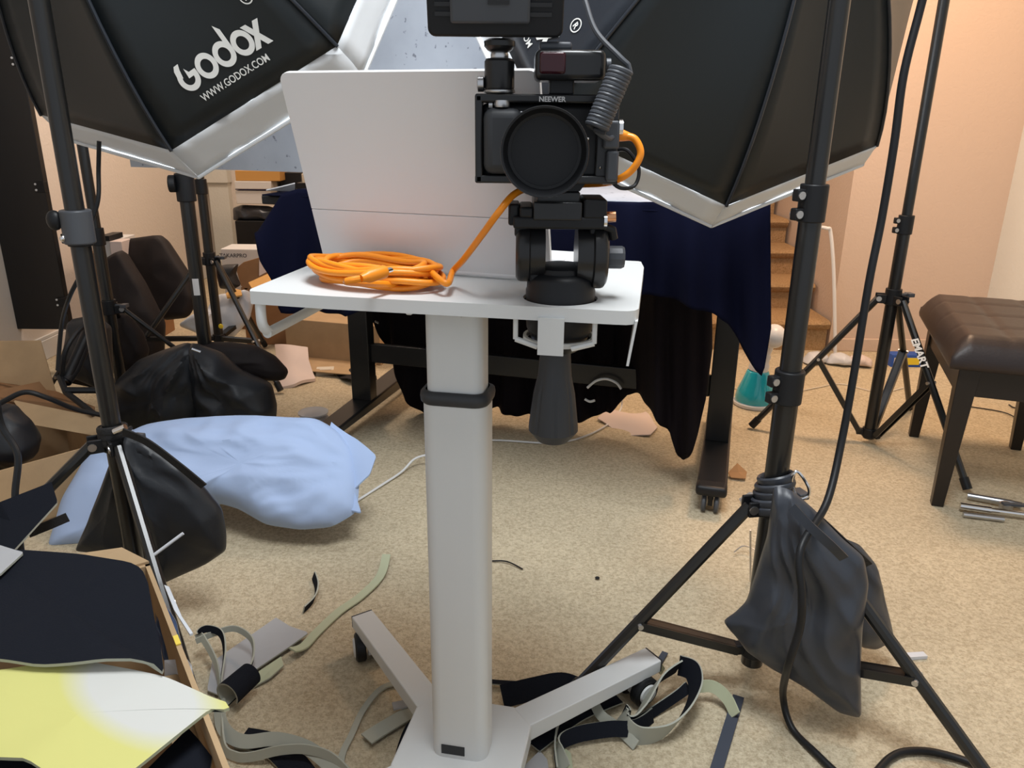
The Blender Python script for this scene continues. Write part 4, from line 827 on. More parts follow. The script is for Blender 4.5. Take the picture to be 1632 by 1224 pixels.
# nook stack
Yn = 4.5
def zone(u0, v0, u1, v1, Y0, Y1, name, m, label, cat, bev=.003):
    b = MB(); pbox(b, u0, v0, u1, v1, Y0, Y1); return tag(b.build(name, m, bevel=bev), label, cat)
zf = PZ(400, 449, 0)
b = MB(); a = PY(374, 352, Yn); a2 = PY(432, 352, Yn); spk = thing('loudspeaker', 'black loudspeaker box in the far left corner under the stacked cartons', 'speaker', ((a.x+a2.x)/2, Yn, 0))
b.box((a.x, Yn, 0), (a2.x-a.x+.12, 0, 0), (0, .35, 0), (0, 0, a.z)); b.build('cabinet', M['blackm'], spk, bevel=.004)
b = MB(); b.lathe([(.12, 0), (.12, .006), (.10, .008), (.03, .002), (.0, .006)], (a.x+.20, Yn, a.z-.18), (0, -1, 0), 40); b.build('speaker_cone', M['black'], spk)
zs_ = a.z
puff([(371, 331), (385, 326), (428, 328), (446, 334), (440, 350), (400, 352), (372, 351)], (0, Yn+.08, 0), nY, .08, 'x', M['nylong'], None, amp=.012, waves=7, seed=3, nz=.02)
o = bpy.data.objects['x']; o.name = 'plastic_wrapped_bundle'; tag(o, 'dark plastic wrapped bundle squeezed between the loudspeaker and the white cartons', 'bundle')
o = zone(376, 304, 432, 325, Yn, Yn+.2, 'white_carton', M['white'], 'white carton in the far corner stack, the lower of the two white ones', 'box')
o = zone(374, 289, 432, 301.5, Yn-.01, Yn+.2, 'white_carton', M['white'], 'white carton in the far corner stack with a navy line beneath it', 'box')
b = MB(); pbox(b, 375, 300.5, 430, 302.8, Yn+.0, Yn+.2); tag(b.build('thin_folder', M['stripe']), 'thin navy folder between the two white cartons in the far corner', 'folder')
zone(375, 272, 446, 288.5, Yn, Yn+.22, 'tan_carton', M['cardo'], 'tan cardboard carton topmost of the far corner stack', 'box')
zone(447, 275, 480, 300, Yn+.1, Yn+.3, 'storage_bin', M['blackm'], 'black bin beside the tan carton in the far corner stack', 'bin')
zone(481, 277, 512, 292, Yn-.4, Yn-.2, 'cream_box', M['cream'], 'cream coloured box below the backdrop edge, left of the laptop lid', 'box')
b = MB(); pbox(b, 450, 300, 478, 449, Yn+.12, Yn+.4); pbox(b, 479, 292, 515, 460, Yn-.42, Yn-.1); tag(b.build('shelf_unit', M['blackm']), 'dark shelf unit carrying boxes behind the left end of the desk', 'shelf')
# cartons group in front of the nook
Yq = 3.75
t_ = thing('grey_white_carton', 'grey white carton with dark printed lettering behind the open brown boxes', 'box', PY(390, 440, Yq))
b = MB(); pts = [PY(351, 396, Yq), PY(420, 397.5, Yq), PY(427, 401, Yq), PY(430, 440, Yq), PY(352, 440, Yq)]; z0 = 0.0
b.box((PY(351, 396, Yq).x, Yq, 0.12), (PY(427, 396, Yq).x-PY(351, 396, Yq).x, 0, 0), (0, .16, 0), (0, 0, PY(390, 397, Yq).z-.12)); b.build('carton', M['white'], t_, bevel=.004)
text_on(t_, 'carton_lettering', 'TAKARPRO', .026, PY(372, 410, Yq), (1, 0, 0), (0, 0, 1), M['ink'], .0006)
b = MB(); b.box((PY(351, 396, Yq).x-.02, Yq-.02, 0), (.34, 0, 0), (0, .22, 0), (0, 0, .12)); tag(b.build('flat_carton', M['cardd']), 'low brown carton on the floor under the grey white carton', 'box')
t_ = thing('open_cardboard_box', 'open brown cardboard box with flaps up, beside the left end of the desk', 'box', PY(410, 470, 3.45))
ybx = 3.45
b = MB(); b.prism([PY(376, 428, ybx), PY(388, 418, ybx), PY(412, 411, ybx), PY(411, 445, ybx), PY(392, 462, ybx), PY(384, 455, ybx)], (0, .012, 0)); b.build('tall_flap', M['cardd'], t_)
b = MB(); b.prism([PY(412, 411, ybx), PY(431, 404, ybx+.02), PY(433, 436, ybx+.02), PY(411, 445, ybx)], (0, .012, 0)); fl = b.build('side_flap', M['cardd'], t_)
b = MB(); b.prism([PY(413, 414, ybx-.004), PY(427, 408, ybx+.012), PY(428, 432, ybx+.012), PY(413, 440, ybx-.004)], (0, .003, 0)); b.build('shipping_label', M['pinkp'], fl)
b = MB(); b.box((PY(384, 460, ybx).x, ybx, 0), (.22, 0, 0), (0, .25, 0), (0, 0, PY(400, 458, ybx).z)); b.build('box_body', M['cardd'], t_, bevel=.003)
t_ = tag(sheet([PY(396, 450, 3.2), PY(432, 434, 3.3), PY(448, 448, 3.15), PY(440, 459, 3.0), PY(402, 461, 3.0)], .006, 'padded_envelope', [M['cardo']]*3), 'orange tan padded envelope lying just behind the cart handle corner', 'envelope')
b = MB(); pbox(b, 436, 434, 448, 452, 3.38, 3.5); tag(b.build('tissue_pack', M['pinkp'], bevel=.004), 'small pinkish pack beside the desk cloth, behind the orange envelope', 'pack')
t_ = tag(sheet([PY(360, 467, 3.15), PY(372, 460, 3.2), PY(384, 462, 3.2), PY(386, 470, 3.1), PY(362, 474, 3.1)], .006, 'cardboard_scrap', [M['cardo']]*3), 'orange tan cardboard scrap on top of the white plastic bag', 'cardboard')
puff([(345, 424), (360, 421), (380, 420), (376, 436), (384, 455), (372, 462), (352, 460), (346, 440)], (0, 3.35, 0), nY, .05, 'x', M['nylon'], None, amp=.003, waves=4, seed=1)
o = bpy.data.objects['x']; o.name = 'black_pouch'; tag(o, 'black pouch between the slim tripod stand and the open brown box', 'pouch')
puff([(284, 520), (300, 508), (330, 498), (345, 478), (370, 466), (398, 462), (406, 480), (398, 510), (372, 538), (340, 545), (310, 530)], (0, 3.05, 0), Vector((0, .8, -.5)).normalized(), .07, 'x', M['poly'], None, amp=.012, waves=9, seed=11, nz=.03)
o = bpy.data.objects['x']; o.name = 'plastic_mailer_bag'; tag(o, 'crumpled white plastic mailer bag behind the left sandbag stand', 'bag')
b = MB(); b.ball(PY(352, 520, 2.93), .010, 10, sq=(1, .4, 1)); b.build('x', M['yellp'], None); o2 = bpy.data.objects['x']; o2.name = 'yellow_sticker'; o2.parent = o; o2.matrix_parent_inverse = o.matrix_world.inverted() if 0 else Matrix.Translation(-Vector(o.location))
tq = thing('large_cardboard_box', 'large tan cardboard box lying behind the left leg of the desk', 'box', PZ(512, 572, 0))
q0 = PZ(458, 568, 0); q1 = PZ(600, 582, 0); v0_ = (q1-q0); zt2 = PY(512, 508, q0.y).z
b = MB(); b.box(q0, v0_*1.05, Vector((.10, .42, 0)), UPV*zt2); b.build('box_body', M['card'], tq, bevel=.003)
b = MB(); b.hexa([q0+v0_*.0, q0+v0_*1.0, q0+v0_*1.0+Vector((0, .004, .006)), q0+Vector((0, .004, .006)), q0+v0_*.06+Vector((0, -.22, .015)), q0+v0_*.98+Vector((0, -.22, .02)), q0+v0_*.98+Vector((0, -.22, .024)), q0+v0_*.06+Vector((0, -.22, .019))]); b.build('lower_flap', M['card'], tq)
o = tag(sheet([PZ(438, 550, .10), PZ(490, 548, .10), PZ(492, 572, .06), PZ(503, 600, .02), PZ(470, 610, .02), PZ(445, 612, .02)], .012, 'paper_mailer', [M['pinkp']]*3, wob=.03), 'white paper mailer envelope on the floor right of the large sandbag', 'envelope')
b = MB(); c = PZ(520, 595, .0); b.box(c+Vector((-.035, -.03, 0)), (.07, .01, 0), (-.01, .06, 0), (0, 0, .018)); b.box(c+Vector((-.022, -.018, .018)), (.045, .006, 0), (-.006, .038, 0), (0, 0, .003)); tag(b.build('foam_sample', M['cream']), 'small cream sample with dark top on the carpet near the desk leg', 'sample')
o = tag(sheet([PZ(532, 590, .012), PZ(575, 585, .02), PZ(600, 600, .02), PZ(604, 622, .012), PZ(565, 612, .012), PZ(545, 604, .012)], .004, 'dark_paper_sheet', [M['nylonb']]*3, wob=.03), 'dark brown crumpled sheet lying against the left leg of the desk', 'sheet')
c = PZ(500, 668, .0); b = MB(); b.lathe([(.05, .0), (.052, .002), (.052, .005), (.030, .006), (.030, .022), (.052, .023), (.052, .028), (.012, .029)], c, (0, 0, 1), 36); tag(b.build('plastic_spool', M['clear'], smooth=30), 'clear plastic spool on the carpet just behind the pillow', 'spool')
puff([(620, 556), (690, 550), (700, 580), (660, 592), (615, 600)], (0, 3.2, 0), nY, .04, 'x', M['nylonb'], None, amp=.004, waves=4, seed=3)
o = bpy.data.objects['x']; o.name = 'dark_bag'; tag(o, 'dark brown bag on the floor behind the desk crossbar', 'bag')

# open box on the left
t_ = thing('open_cardboard_box', 'open tan cardboard box at the left edge holding black gear', 'box', PY(60, 780, 1.9))
A = PY(48, 738, 1.72); Bq = PY(190, 698, 1.98); zE = .26; zE = .17; A = PZ(40, 740, zE); Bq = PZ(186, 700, zE); dr = (Bq-A); dr.z = 0; nr = Vector((-dr.y, dr.x, 0)).normalized()*.42
A0 = A-dr*.5
b = MB(); W0 = Vector((A0.x, A0.y, 0))
for o_, e_ in ((W0, dr*1.5), (W0+nr, dr*1.5)): b.box(o_, e_, nr.normalized()*.006, UPV*zE)
for o_, e_ in ((W0, nr), (W0+dr*1.5, nr)): b.box(o_, e_, dr.normalized()*.006, UPV*zE)
b.box(W0, dr*1.5, nr, UPV*.006); b.build('box_walls', M['card'], t_)
FB = W0+nr+UPV*zE
b = MB(); b.prism([FB+dr*.25, FB+dr*1.45, FB+dr*1.35+nr*.10+UPV*.06, FB+dr*.35+nr*.10+UPV*.06], UPV*.005); b.build('back_flap', M['cardd'], t_)
b = MB(); p_ = [PY(22, 640, 2.05), PY(160, 668, 2.05), PY(165, 697, 1.98), PY(48, 676, 1.98)]; b.prism(p_, Vector((0, .005, .002))); b.build('side_flap', M['card'], t_)
b = MB(); p_ = [PY(-30, 545, 2.35), PY(64, 544, 2.35), PY(88, 625, 2.28), PY(20, 612, 2.28), PY(-30, 606, 2.28)]; b.prism(p_, Vector((0, .005, .002))); b.build('upright_flap', M['card'], t_)
b = MB(); p_ = [PY(-30, 606, 2.28), PY(88, 625, 2.28), PY(150, 650, 2.12), PY(150, 668, 2.12), PY(-30, 630, 2.12)]; b.prism(p_, Vector((0, .005, .002))); b.build('hinged_flap', M['cardd'], t_)
puff([(-40, 640), (20, 645), (45, 670), (62, 705), (58, 728), (30, 745), (-40, 760)], (0, 1.85, 0), nY, .09, 'x', M['nylon'], None, amp=.006, waves=6, seed=12, nz=.02)
o = bpy.data.objects['x']; o.name = 'black_gear_bag'; tag(o, 'black gear bag sticking out of the open box at the left edge', 'bag')
b = MB(); b.tube(smoothpts([PY(-30, 660, 1.80), PY(5, 640, 1.80), PY(40, 625, 1.82), PY(75, 634, 1.84), PY(120, 652, 1.9), PY(165, 662, 1.95)], 8), .0065, 8); tag(b.build('power_cable', M['blackm']), 'black cable arching over the open box flap at the left edge', 'cable')
b = MB(); b.tube(smoothpts([PY(-5, 640, 1.30), PY(3, 680, 1.30), PY(28, 725, 1.28), PY(24, 790, 1.25), PY(30, 850, 1.22), PY(34, 885, 1.18)], 8), .006, 8); tag(b.build('power_cable', M['blackm']), 'black cable hanging down in front of the left boxes to the foam sheets', 'cable')
b = MB(); b.tube(smoothpts([PY(158, 225, 1.62), PY(157, 270, 1.62), PY(156, 320, 1.60), PY(140, 372, 1.58), PY(136, 420, 1.55), PY(110, 475, 1.55), PY(98, 520, 1.6), PY(92, 590, 1.6)], 8), .0045, 8); tag(b.build('lamp_cord', M['blackm']), 'thin black cord hanging below the left softbox along the stand', 'cord')

# ================================================================== FRONT-LEFT BOX AND FOAM SHEETS
zB = .38; A = PZ(238, 898, zB); Bn = PZ(334, 1142, zB); dr = (Bn-A); dr.z = 0; dr = dr.normalized(); nl = Vector((dr.y, -dr.x, 0))
if nl.x > 0: nl = -nl
Lb, Wb = .60, .46; W0 = Vector((A.x, A.y, 0))
t_ = thing('cardboard_box', 'large tan cardboard box at the lower left corner full of foam sheets', 'box', W0+dr*Lb/2+nl*Wb/2)
b = MB()
for o_, e_ in ((W0, dr*Lb), (W0+nl*Wb, dr*Lb)): b.box(o_, e_, nl*.006, UPV*zB)
for o_, e_ in ((W0, nl*Wb), (W0+dr*Lb, nl*Wb)): b.box(o_, e_, dr*.006, UPV*zB)
b.box(W0, dr*Lb, nl*Wb, UPV*.006); b.build('box_walls', M['card'], t_)
b = MB(); b.prism([W0+UPV*zB, W0+nl*.13+UPV*zB, W0+nl*.12-dr*.03+UPV*(zB+.03), W0+nl*.03-dr*.025+UPV*(zB+.02)], UPV*.004); b.build('torn_flap', M['card'], t_)
q_ = [PZ(262, 935, zB), PZ(270, 938, zB), PZ(290, 985, zB), PZ(308, 1012, zB), PZ(303, 1014, zB), PZ(278, 975, zB)]
b = MB(); b.prism(q_, UPV*.003); b.build('torn_tape', M['poly'], t_)
b = MB(); b.box(W0+dr*.20+UPV*(zB+.0005), dr*.02, nl*.006, UPV*.002); b.build('gold_sticker', M['gtape'], t_)
# things inside
puff([(246, 955), (262, 958), (282, 990), (292, 1035), (285, 1055), (262, 1058), (250, 1010)], PZ(268, 1010, .30), Vector((0, .4, -.9)).normalized(), .02, 'x', M['bluebag'], None, amp=.006, waves=7, seed=2, nz=.01)
o = bpy.data.objects['x']; o.name = 'blue_plastic_bag'; tag(o, 'dark blue clear plastic bag inside the lower left cardboard box', 'bag')
sheet([PZ(262, 1052, .34), PZ(298, 1050, .34), PZ(306, 1060, .33), PZ(306, 1090, .31), PZ(262, 1084, .31)], .02, 'foam_padding', [M['poly']]*3); tag(bpy.data.objects['foam_padding'], 'white foam padding at the inner wall of the lower left box', 'padding')
sheet([PZ(262, 1078, .32), PZ(302, 1070, .32), PZ(312, 1130, .30), PZ(325, 1215, .30), PZ(280, 1215, .30), PZ(262, 1120, .30)], .004, 'inner_cardboard', [M['card']]*3); tag(bpy.data.objects['inner_cardboard'], 'loose cardboard divider inside the lower left box, right of the yellow sheet', 'cardboard')
sheet([PZ(-60, 868, .43), PZ(0, 873, .43), PZ(130, 883, .425), PZ(205, 895, .42), PZ(226, 906, .415), PZ(236, 930, .41), PZ(246, 985, .405), PZ(256, 1030, .40), PZ(262, 1076, .40), PZ(246, 1060, .408), PZ(215, 1050, .415), PZ(160, 1047, .418), PZ(60, 1056, .412), PZ(0, 1050, .415), PZ(-60, 1050, .415)], .004, 'foam_sheet', [M['foamb'], M['foamg'], M['foamg']], wob=.006)
tag(bpy.data.objects['foam_sheet'], 'black fabric faced foam sheet covering the lower left box', 'foam sheet')
sheet([PZ(-60, 850, .433), PZ(20, 875, .433), PZ(38, 880, .432), PZ(0, 915, .431), PZ(-60, 940, .431)], .003, 'grey_foam_offcut', [M['foams'], M['foamg'], M['foamb']]); o = tag(bpy.data.objects['grey_foam_offcut'], 'grey foam offcut on the corner of the black foam sheet at left', 'foam sheet')
ys = sheet([PZ(-60, 1075, .398), PZ(0, 1068, .400), PZ(65, 1055, .402), PZ(150, 1052, .400), PZ(262, 1080, .394), PZ(336, 1111, .386), PZ(364, 1119, .384), PZ(366, 1131, .383), PZ(338, 1127, .384), PZ(270, 1180, .384), PZ(212, 1226, .386), PZ(150, 1260, .39), PZ(80, 1232, .40), PZ(40, 1204, .405), PZ(-60, 1200, .405)], .004, 'foam_sheet', [M['yellow'], M['foamv'], M['foamb']], wob=.006)
tag(ys, 'yellow sprayed foam sheet with a pale grey patch on the lower left box', 'foam sheet')
pc = PZ(225, 1105, .39)-Vector(ys.location); p1 = PZ(120, 1075, .39)-Vector(ys.location); p2 = PZ(262, 1165, .39)-Vector(ys.location)
ang = math.atan2((p2-p1).y, (p2-p1).x)
YMAP.vector_type = 'TEXTURE'; YMAP.inputs['Location'].default_value = (pc.x+.0, pc.y, pc.z); YMAP.inputs['Rotation'].default_value = (0, 0, ang); YMAP.inputs['Scale'].default_value = (.125, .060, .3)
sheet([PZ(220, 1240, .345), PZ(300, 1160, .345), PZ(318, 1180, .345), PZ(338, 1206, .345), PZ(330, 1260, .345)], .004, 'foam_sheet', [M['foamb'], M['foamg'], M['foamg']]); 
o = [x for x in bpy.data.objects if x.name.startswith('foam_sheet')][-1]; tag(o, 'black foam piece inside the box under the yellow sheet at the bottom edge', 'foam sheet')
sheet([PZ(-60, 1212, .35), PZ(30, 1204, .35), PZ(75, 1226, .35), PZ(60, 1290, .35), PZ(-60, 1290, .35)], .004, 'foam_sheet', [M['foamb'], M['foamg'], M['foamg']])
o = [x for x in bpy.data.objects if x.name.startswith('foam_sheet') and 'label' not in x][-1]; tag(o, 'black foam piece beneath the yellow sheet at the lower left corner', 'foam sheet')
sheet([PY(-40, 815, 1.22), PY(0, 800, 1.22), PY(82, 768, 1.28), PY(92, 800, 1.25), PY(60, 835, 1.2), PY(10, 890, 1.12), PY(-40, 890, 1.12)], .004, 'foam_sheet', [M['foamb'], M['foamg'], M['foamb']])
o = [x for x in bpy.data.objects if x.name.startswith('foam_sheet') and 'label' not in x][-1]; tag(o, 'black foam sheet standing up behind the lower left box with a pale edge', 'foam sheet')
ribbon([PY(45, 850, 1.24), PY(75, 838, 1.26), PY(108, 824, 1.28)], .018, .003, 'fabric_strap', [M['web']]*3, wdir=UPV); tag(bpy.data.objects['fabric_strap'], 'short black strap end lying over the blue pillow case at left', 'strap')
b = MB(); b.tube([PY(246, 884, 1.15), PY(292, 850, 1.17)], .003, 8); tag(b.build('plastic_strap', M['poly']), 'translucent plastic tie sticking up from the corner of the lower left box', 'cable tie')

# ================================================================== FOAM STRIPS ON THE CARPET
def strip(px, width, mats, label, zs=.006, stand_=None, name='foam_strip', cat='foam strip', th=.003, wd=None):
    zz = zs if isinstance(zs, (list, tuple)) else [zs]*len(px)
    o = ribbon([PZ(u, v, z) for (u, v), z in zip(px, zz)], width, th, name, mats, wdir=wd); return tag(o, label, cat)
GB = [M['foamg'], M['foamb'], M['foamg']]; BG = [M['foamb'], M['foamg'], M['foamg']]; VB = [M['foamv'], M['foamb'], M['foamv']]
strip([(616, 884), (606, 918), (575, 950), (540, 975), (505, 1008), (484, 1030), (466, 1036)], .020, VB, 'long pale green foam strip curving across the carpet left of the cart', [.012, .008, .006, .006, .006, .01, .02])
strip([(484, 972), (500, 955), (505, 935), (500, 917)], .020, [M['foamb'], M['foamb'], M['foamg']], 'short black curled foam strip on the carpet below the blue pillow', .012, wd=Vector((.35, .1, .9)))
ms = sheet([PZ(338, 1055, .010), PZ(440, 984, .010), PZ(462, 998, .012), PZ(492, 1008, .016), PZ(462, 1030, .014), PZ(400, 1072, .010), PZ(350, 1108, .010), PZ(330, 1100, .010)], .003, 'foam_sheet', [M['foams'], M['foamg'], M['foamb']]); tag(ms, 'silver grey foam sheet lying flat on the carpet beside the lower left box', 'foam sheet')
sheet([PZ(448, 1046, .014), PZ(452, 1060, .012), PZ(430, 1080, .01), PZ(405, 1094, .006), PZ(412, 1070, .012)], .003, 'foam_scrap', [M['foamv'], M['foamg'], M['foamb']]); tag(bpy.data.objects['foam_scrap'], 'pale green pointed foam scrap beside the silver grey foam sheet', 'foam scrap')
strip([(352, 1115), (345, 1060), (325, 1020), (316, 1010), (330, 1002), (352, 1010), (358, 1040), (352, 1090), (356, 1118)], .014, BG, 'black foam strip looping up in a narrow ring by the lower left box', [.01, .03, .05, .06, .065, .06, .045, .02, .01], wd=Vector((.2, .3, .9)))
strip([(312, 1022), (345, 1008), (375, 1002), (400, 1018), (404, 1045), (396, 1070), (388, 1085)], .012, GB, 'thin grey foam strip arching over the silver foam sheet', [.05, .055, .055, .05, .04, .03, .02], wd=Vector((.2, .2, .9)))
c0 = PZ(362, 1108, .035); c1 = PZ(400, 1074, .035); ax = (c1-c0).normalized(); N1 = ax.cross(UPV).normalized(); b = MB(); rO = []; rI = []; 
for k in range(25):
    a = -.5+5.2*k/24; d_ = N1*math.cos(a)+UPV*math.sin(a); rO.append([c0+d_*.024, c1+d_*.022]); rI.append([c0+d_*.021, c1+d_*.019])
b.grid(rO, 0); b.grid(rI, 1); b.grid([[x[0] for x in rO], [x[0] for x in rI]], 2); b.grid([[x[1] for x in rO], [x[1] for x in rI]], 2)
tag(b.build('foam_roll', BG, smooth=40), 'black foam offcut rolled into a tube on the silver foam sheet', 'foam roll')
strip([(350, 1118), (352, 1150), (366, 1172), (392, 1182), (440, 1178), (490, 1192), (530, 1224), (560, 1262)], .022, GB, 'grey foam strip snaking from the yellow sheet to the bottom edge', [.03, .02, .014, .02, .03, .03, .02, .012], wd=Vector((.5, .5, .55)))
strip([(352, 1135), (357, 1190), (375, 1205), (400, 1206), (450, 1195), (495, 1195), (535, 1212), (580, 1262)], .016, GB, 'grey foam strip bending in a hook under the snaking strip', [.02, .012, .012, .016, .03, .035, .03, .012], wd=Vector((.2, .2, .9)))
strip([(385, 1176), (430, 1186), (465, 1215), (500, 1262)], .045, BG, 'wide black foam strip running off the bottom edge beside the lower left box', .008)
strip([(648, 1086), (610, 1096), (580, 1130), (560, 1172), (545, 1205), (538, 1262)], .011, [M['foamg']]*3, 'narrow grey foam strip curving under the left rear cart leg', .006)
strip([(584, 1178), (612, 1160), (660, 1132), (700, 1110)], .030, GB, 'flat grey green foam strip poking out from beneath the cart base', .010)
strip([(626, 1126), (645, 1122), (680, 1114)], .018, [M['foams']]*3, 'small grey foam tab beside the cart base on the left', .014)
strip([(640, 1224), (648, 1190), (660, 1160), (680, 1140)], .03, BG, 'black foam strip edge visible left of the cart base', .012)
strip([(770, 1086), (830, 1090), (880, 1088), (930, 1090), (990, 1088)], .012, BG, 'thin black foam strip behind the cart column', .010)
strip([(800, 1110), (850, 1098), (895, 1090), (930, 1100), (960, 1095)], .040, BG, 'wide black foam strip behind the right rear cart leg', [.015, .02, .02, .02, .015], wd=Vector((0, .6, .6)))
strip([(850, 1190), (890, 1160), (930, 1135), (985, 1112)], .030, BG, 'black foam strip under the right cart leg nearest the base', .010)
strip([(838, 1178), (880, 1150), (905, 1130), (940, 1120)], .014, VB, 'pale green thin strip under the right cart leg', .018)
strip([(900, 1226), (890, 1190), (915, 1172), (970, 1162), (1010, 1160), (1040, 1140)], .026, BG, 'black foam strip curving right from beneath the cart base', [.01, .02, .02, .02, .02, .012], wd=Vector((.2, .5, .6)))
strip([(888, 1226), (885, 1180), (900, 1130), (945, 1100), (950, 1080)], .012, GB, 'slim grey strip standing on edge under the right cart leg', [.012, .02, .03, .03, .02], wd=UPV)
loop = [(1082, 1062), (1050, 1085), (1022, 1130), (1003, 1150), (992, 1138), (996, 1160), (1020, 1173), (1060, 1165), (1090, 1138), (1108, 1100), (1104, 1070), (1082, 1060)]
lz = [.06, .055, .03, .02, .02, .018, .018, .025, .035, .05, .062, .063]
strip(loop, .040, BG, 'large looped foam strip, black outside and grey inside, right of the cart leg', lz, wd=Vector((.45, -.10, .85)))
strip([(1104, 1096), (1135, 1094), (1158, 1112), (1172, 1140)], .022, VB, 'pale green strip end curving right from the large foam loop', [.03, .035, .025, .012], wd=Vector((.3, .2, .8)))
strip([(1020, 1065), (1045, 1060), (1056, 1070)], .014, VB, 'small pale green strip arch behind the cart leg end', [.05, .055, .03], wd=UPV)
strip([(945, 1115), (958, 1140), (985, 1160), (1014, 1188)], .018, GB, 'grey strip twisting in front of the right cart caster', [.03, .02, .014, .008], wd=Vector((.4, .3, .6)))
strip([(1000, 1160), (1040, 1135), (1080, 1108), (1098, 1094)], .020, BG, 'straight black strip passing through the large foam loop', [.01, .012, .02, .03], wd=Vector((.2, .4, .7)))
strip([(1177, 1110), (1162, 1160), (1142, 1226), (1132, 1262)], .020, [M['felt']]*3, 'straight slate blue felt strip on the carpet right of the foam loop', .005, name='felt_strip', cat='felt strip')
strip([(1060, 1040), (1050, 1056)], .012, [M['felt']]*3, 'tiny slate blue felt scrap behind the cart leg end', .006, name='felt_scrap', cat='felt scrap')
sheet([PZ(830, 1226, .006), PZ(860, 1196, .008), PZ(872, 1210, .008), PZ(880, 1262, .006), PZ(835, 1262, .006)], .003, 'foam_scrap', [M['foams']]*3); tag([x for x in bpy.data.objects if x.name.startswith('foam_scrap')][-1], 'grey foam scrap at the bottom edge right of the cart base', 'foam scrap')
sheet([PZ(885, 1180, .006), PZ(910, 1200, .006), PZ(918, 1262, .006), PZ(900, 1262, .006), PZ(896, 1210, .006)], .003, 'foam_scrap', [M['foamv']]*3); o = bpy.data.objects[-1] if 0 else [x for x in bpy.data.objects if x.name.startswith('foam_scrap') and 'label' not in x][-1]; tag(o, 'pale green foam scrap at the bottom edge right of the cart base', 'foam scrap')
b = MB(); b.tube(smoothpts([PZ(784, 894, .004), PZ(808, 895, .006), PZ(833, 907, .004)], 6), .0018, 6); tag(b.build('black_string', M['black']), 'thin black string on the carpet right of the cart column', 'string')
b = MB(); b.ball(PZ(952, 921, .005), .006, 8, sq=(1, .7, .6)); tag(b.build('carpet_crumb', M['black']), 'tiny black crumb on the open carpet', 'crumb')
b = MB(); c = PZ(1462, 1046, .004); b.box(c+Vector((-.018, -.008, -.003)), (.036, .004, 0), (-.002, .014, 0), (0, 0, .007)); tag(b.build('paper_scrap', M['poly']), 'little white scrap on the carpet right of the sandbag', 'scrap')

# ================================================================== CABLES
b = MB(); pw_ = [PY(1478, -30, 1.25), PY(1465, 20, 1.25), PY(1440, 120, 1.24), PY(1425, 230, 1.23), PY(1405, 350, 1.22), PY(1385, 450, 1.2), PY(1362, 590, 1.18), PY(1342, 700, 1.16), PY(1318, 800, 1.10), PY(1276, 875, 1.03), PY(1278, 950, 1.005), PY(1275, 1000, 1.005), PY(1255, 1065, 1.01), PZ(1248, 1110, .05), PZ(1262, 1160, .008), PZ(1300, 1200, .008), PZ(1345, 1240, .008), PZ(1380, 1245, .008), PZ(1418, 1208, .008), PZ(1448, 1197, .008), PZ(1495, 1200, .008), PZ(1560, 1222, .008), PZ(1600, 1262, .008)]
b.tube(smoothpts(pw_, 8), .0062, 10); tag(b.build('power_cable', M['blackm'], smooth=60), 'thick black cable hanging in front of the right sandbag and trailing on the carpet', 'cable')
t_ = thing('white_power_cord', 'white power cord with inline adapter on the carpet behind the cart column', 'cord', PZ(680, 712, 0))
b = MB(); b.tube(smoothpts([PZ(566, 800, .005), PZ(610, 772, .006), PZ(640, 752, .010), PZ(660, 732, .03), PZ(680, 725, .04)], 8), .0035, 8); b.tube(smoothpts([PZ(695, 705, .03), PZ(740, 702, .006), PZ(800, 702, .005), PZ(880, 706, .005), PZ(930, 696, .005), PZ(972, 674, .005), PZ(990, 650, .02), PZ(990, 628, .07)], 8), .0032, 8); b.build('cord', M['wcord'], t_)
b = MB(); p0 = PZ(686, 722, .02); b.box(p0+Vector((-.012, -.012, 0)), (.024, 0, 0), (0, .024, 0), (0, 0, .045)); b.build('adapter', M['wplast'], t_, bevel=.004)
b = MB(); bp_ = Dk(0, .27, 0); b.tube(smoothpts([PP(936, 618, bp_, dd), PP(950, 607, bp_, dd), PP(966, 604, bp_, dd), PP(982, 610, bp_, dd), PP(990, 620, bp_, dd)], 6), .004, 8); b.tube(smoothpts([PP(932, 636, bp_, dd), PP(940, 640, bp_, dd), PP(948, 638, bp_, dd)], 4), .004, 8); tag(b.build('white_cable_loop', M['wcord']), 'short white cable loop hung over the desk crossbar', 'cable')
o = tag(sheet([PZ(952, 668, .008), PZ(985, 645, .008), PZ(1025, 645, .01), PZ(1048, 680, .008), PZ(1036, 694, .008), PZ(1000, 690, .008)], .003, 'crumpled_paper', [M['pinkp']]*3, wob=.03), 'pinkish crumpled paper on the carpet under the desk', 'paper')
b = MB(); b.tube(smoothpts([PZ(1165, 618, .004), PZ(1240, 628, .004), PZ(1300, 618, .004), PZ(1340, 612, .004), PZ(1400, 625, .004), PZ(1440, 618, .004)], 8), .0022, 6); tag(b.build('thin_white_wire', M['cream']), 'thin pale wire crossing the carpet behind the teal steamer', 'wire')
b = MB(); b.tube(smoothpts([PZ(1545, 648, .004), PZ(1590, 655, .004), PZ(1612, 662, .006), PZ(1640, 680, .004)], 8), .0022, 6); b.tube(smoothpts([PZ(1608, 645, .004), PZ(1620, 650, .005), PZ(1640, 640, .004)], 5), .0025, 6); tag(b.build('thin_black_wire', M['black']), 'thin dark wire on the carpet beneath the piano bench', 'wire')

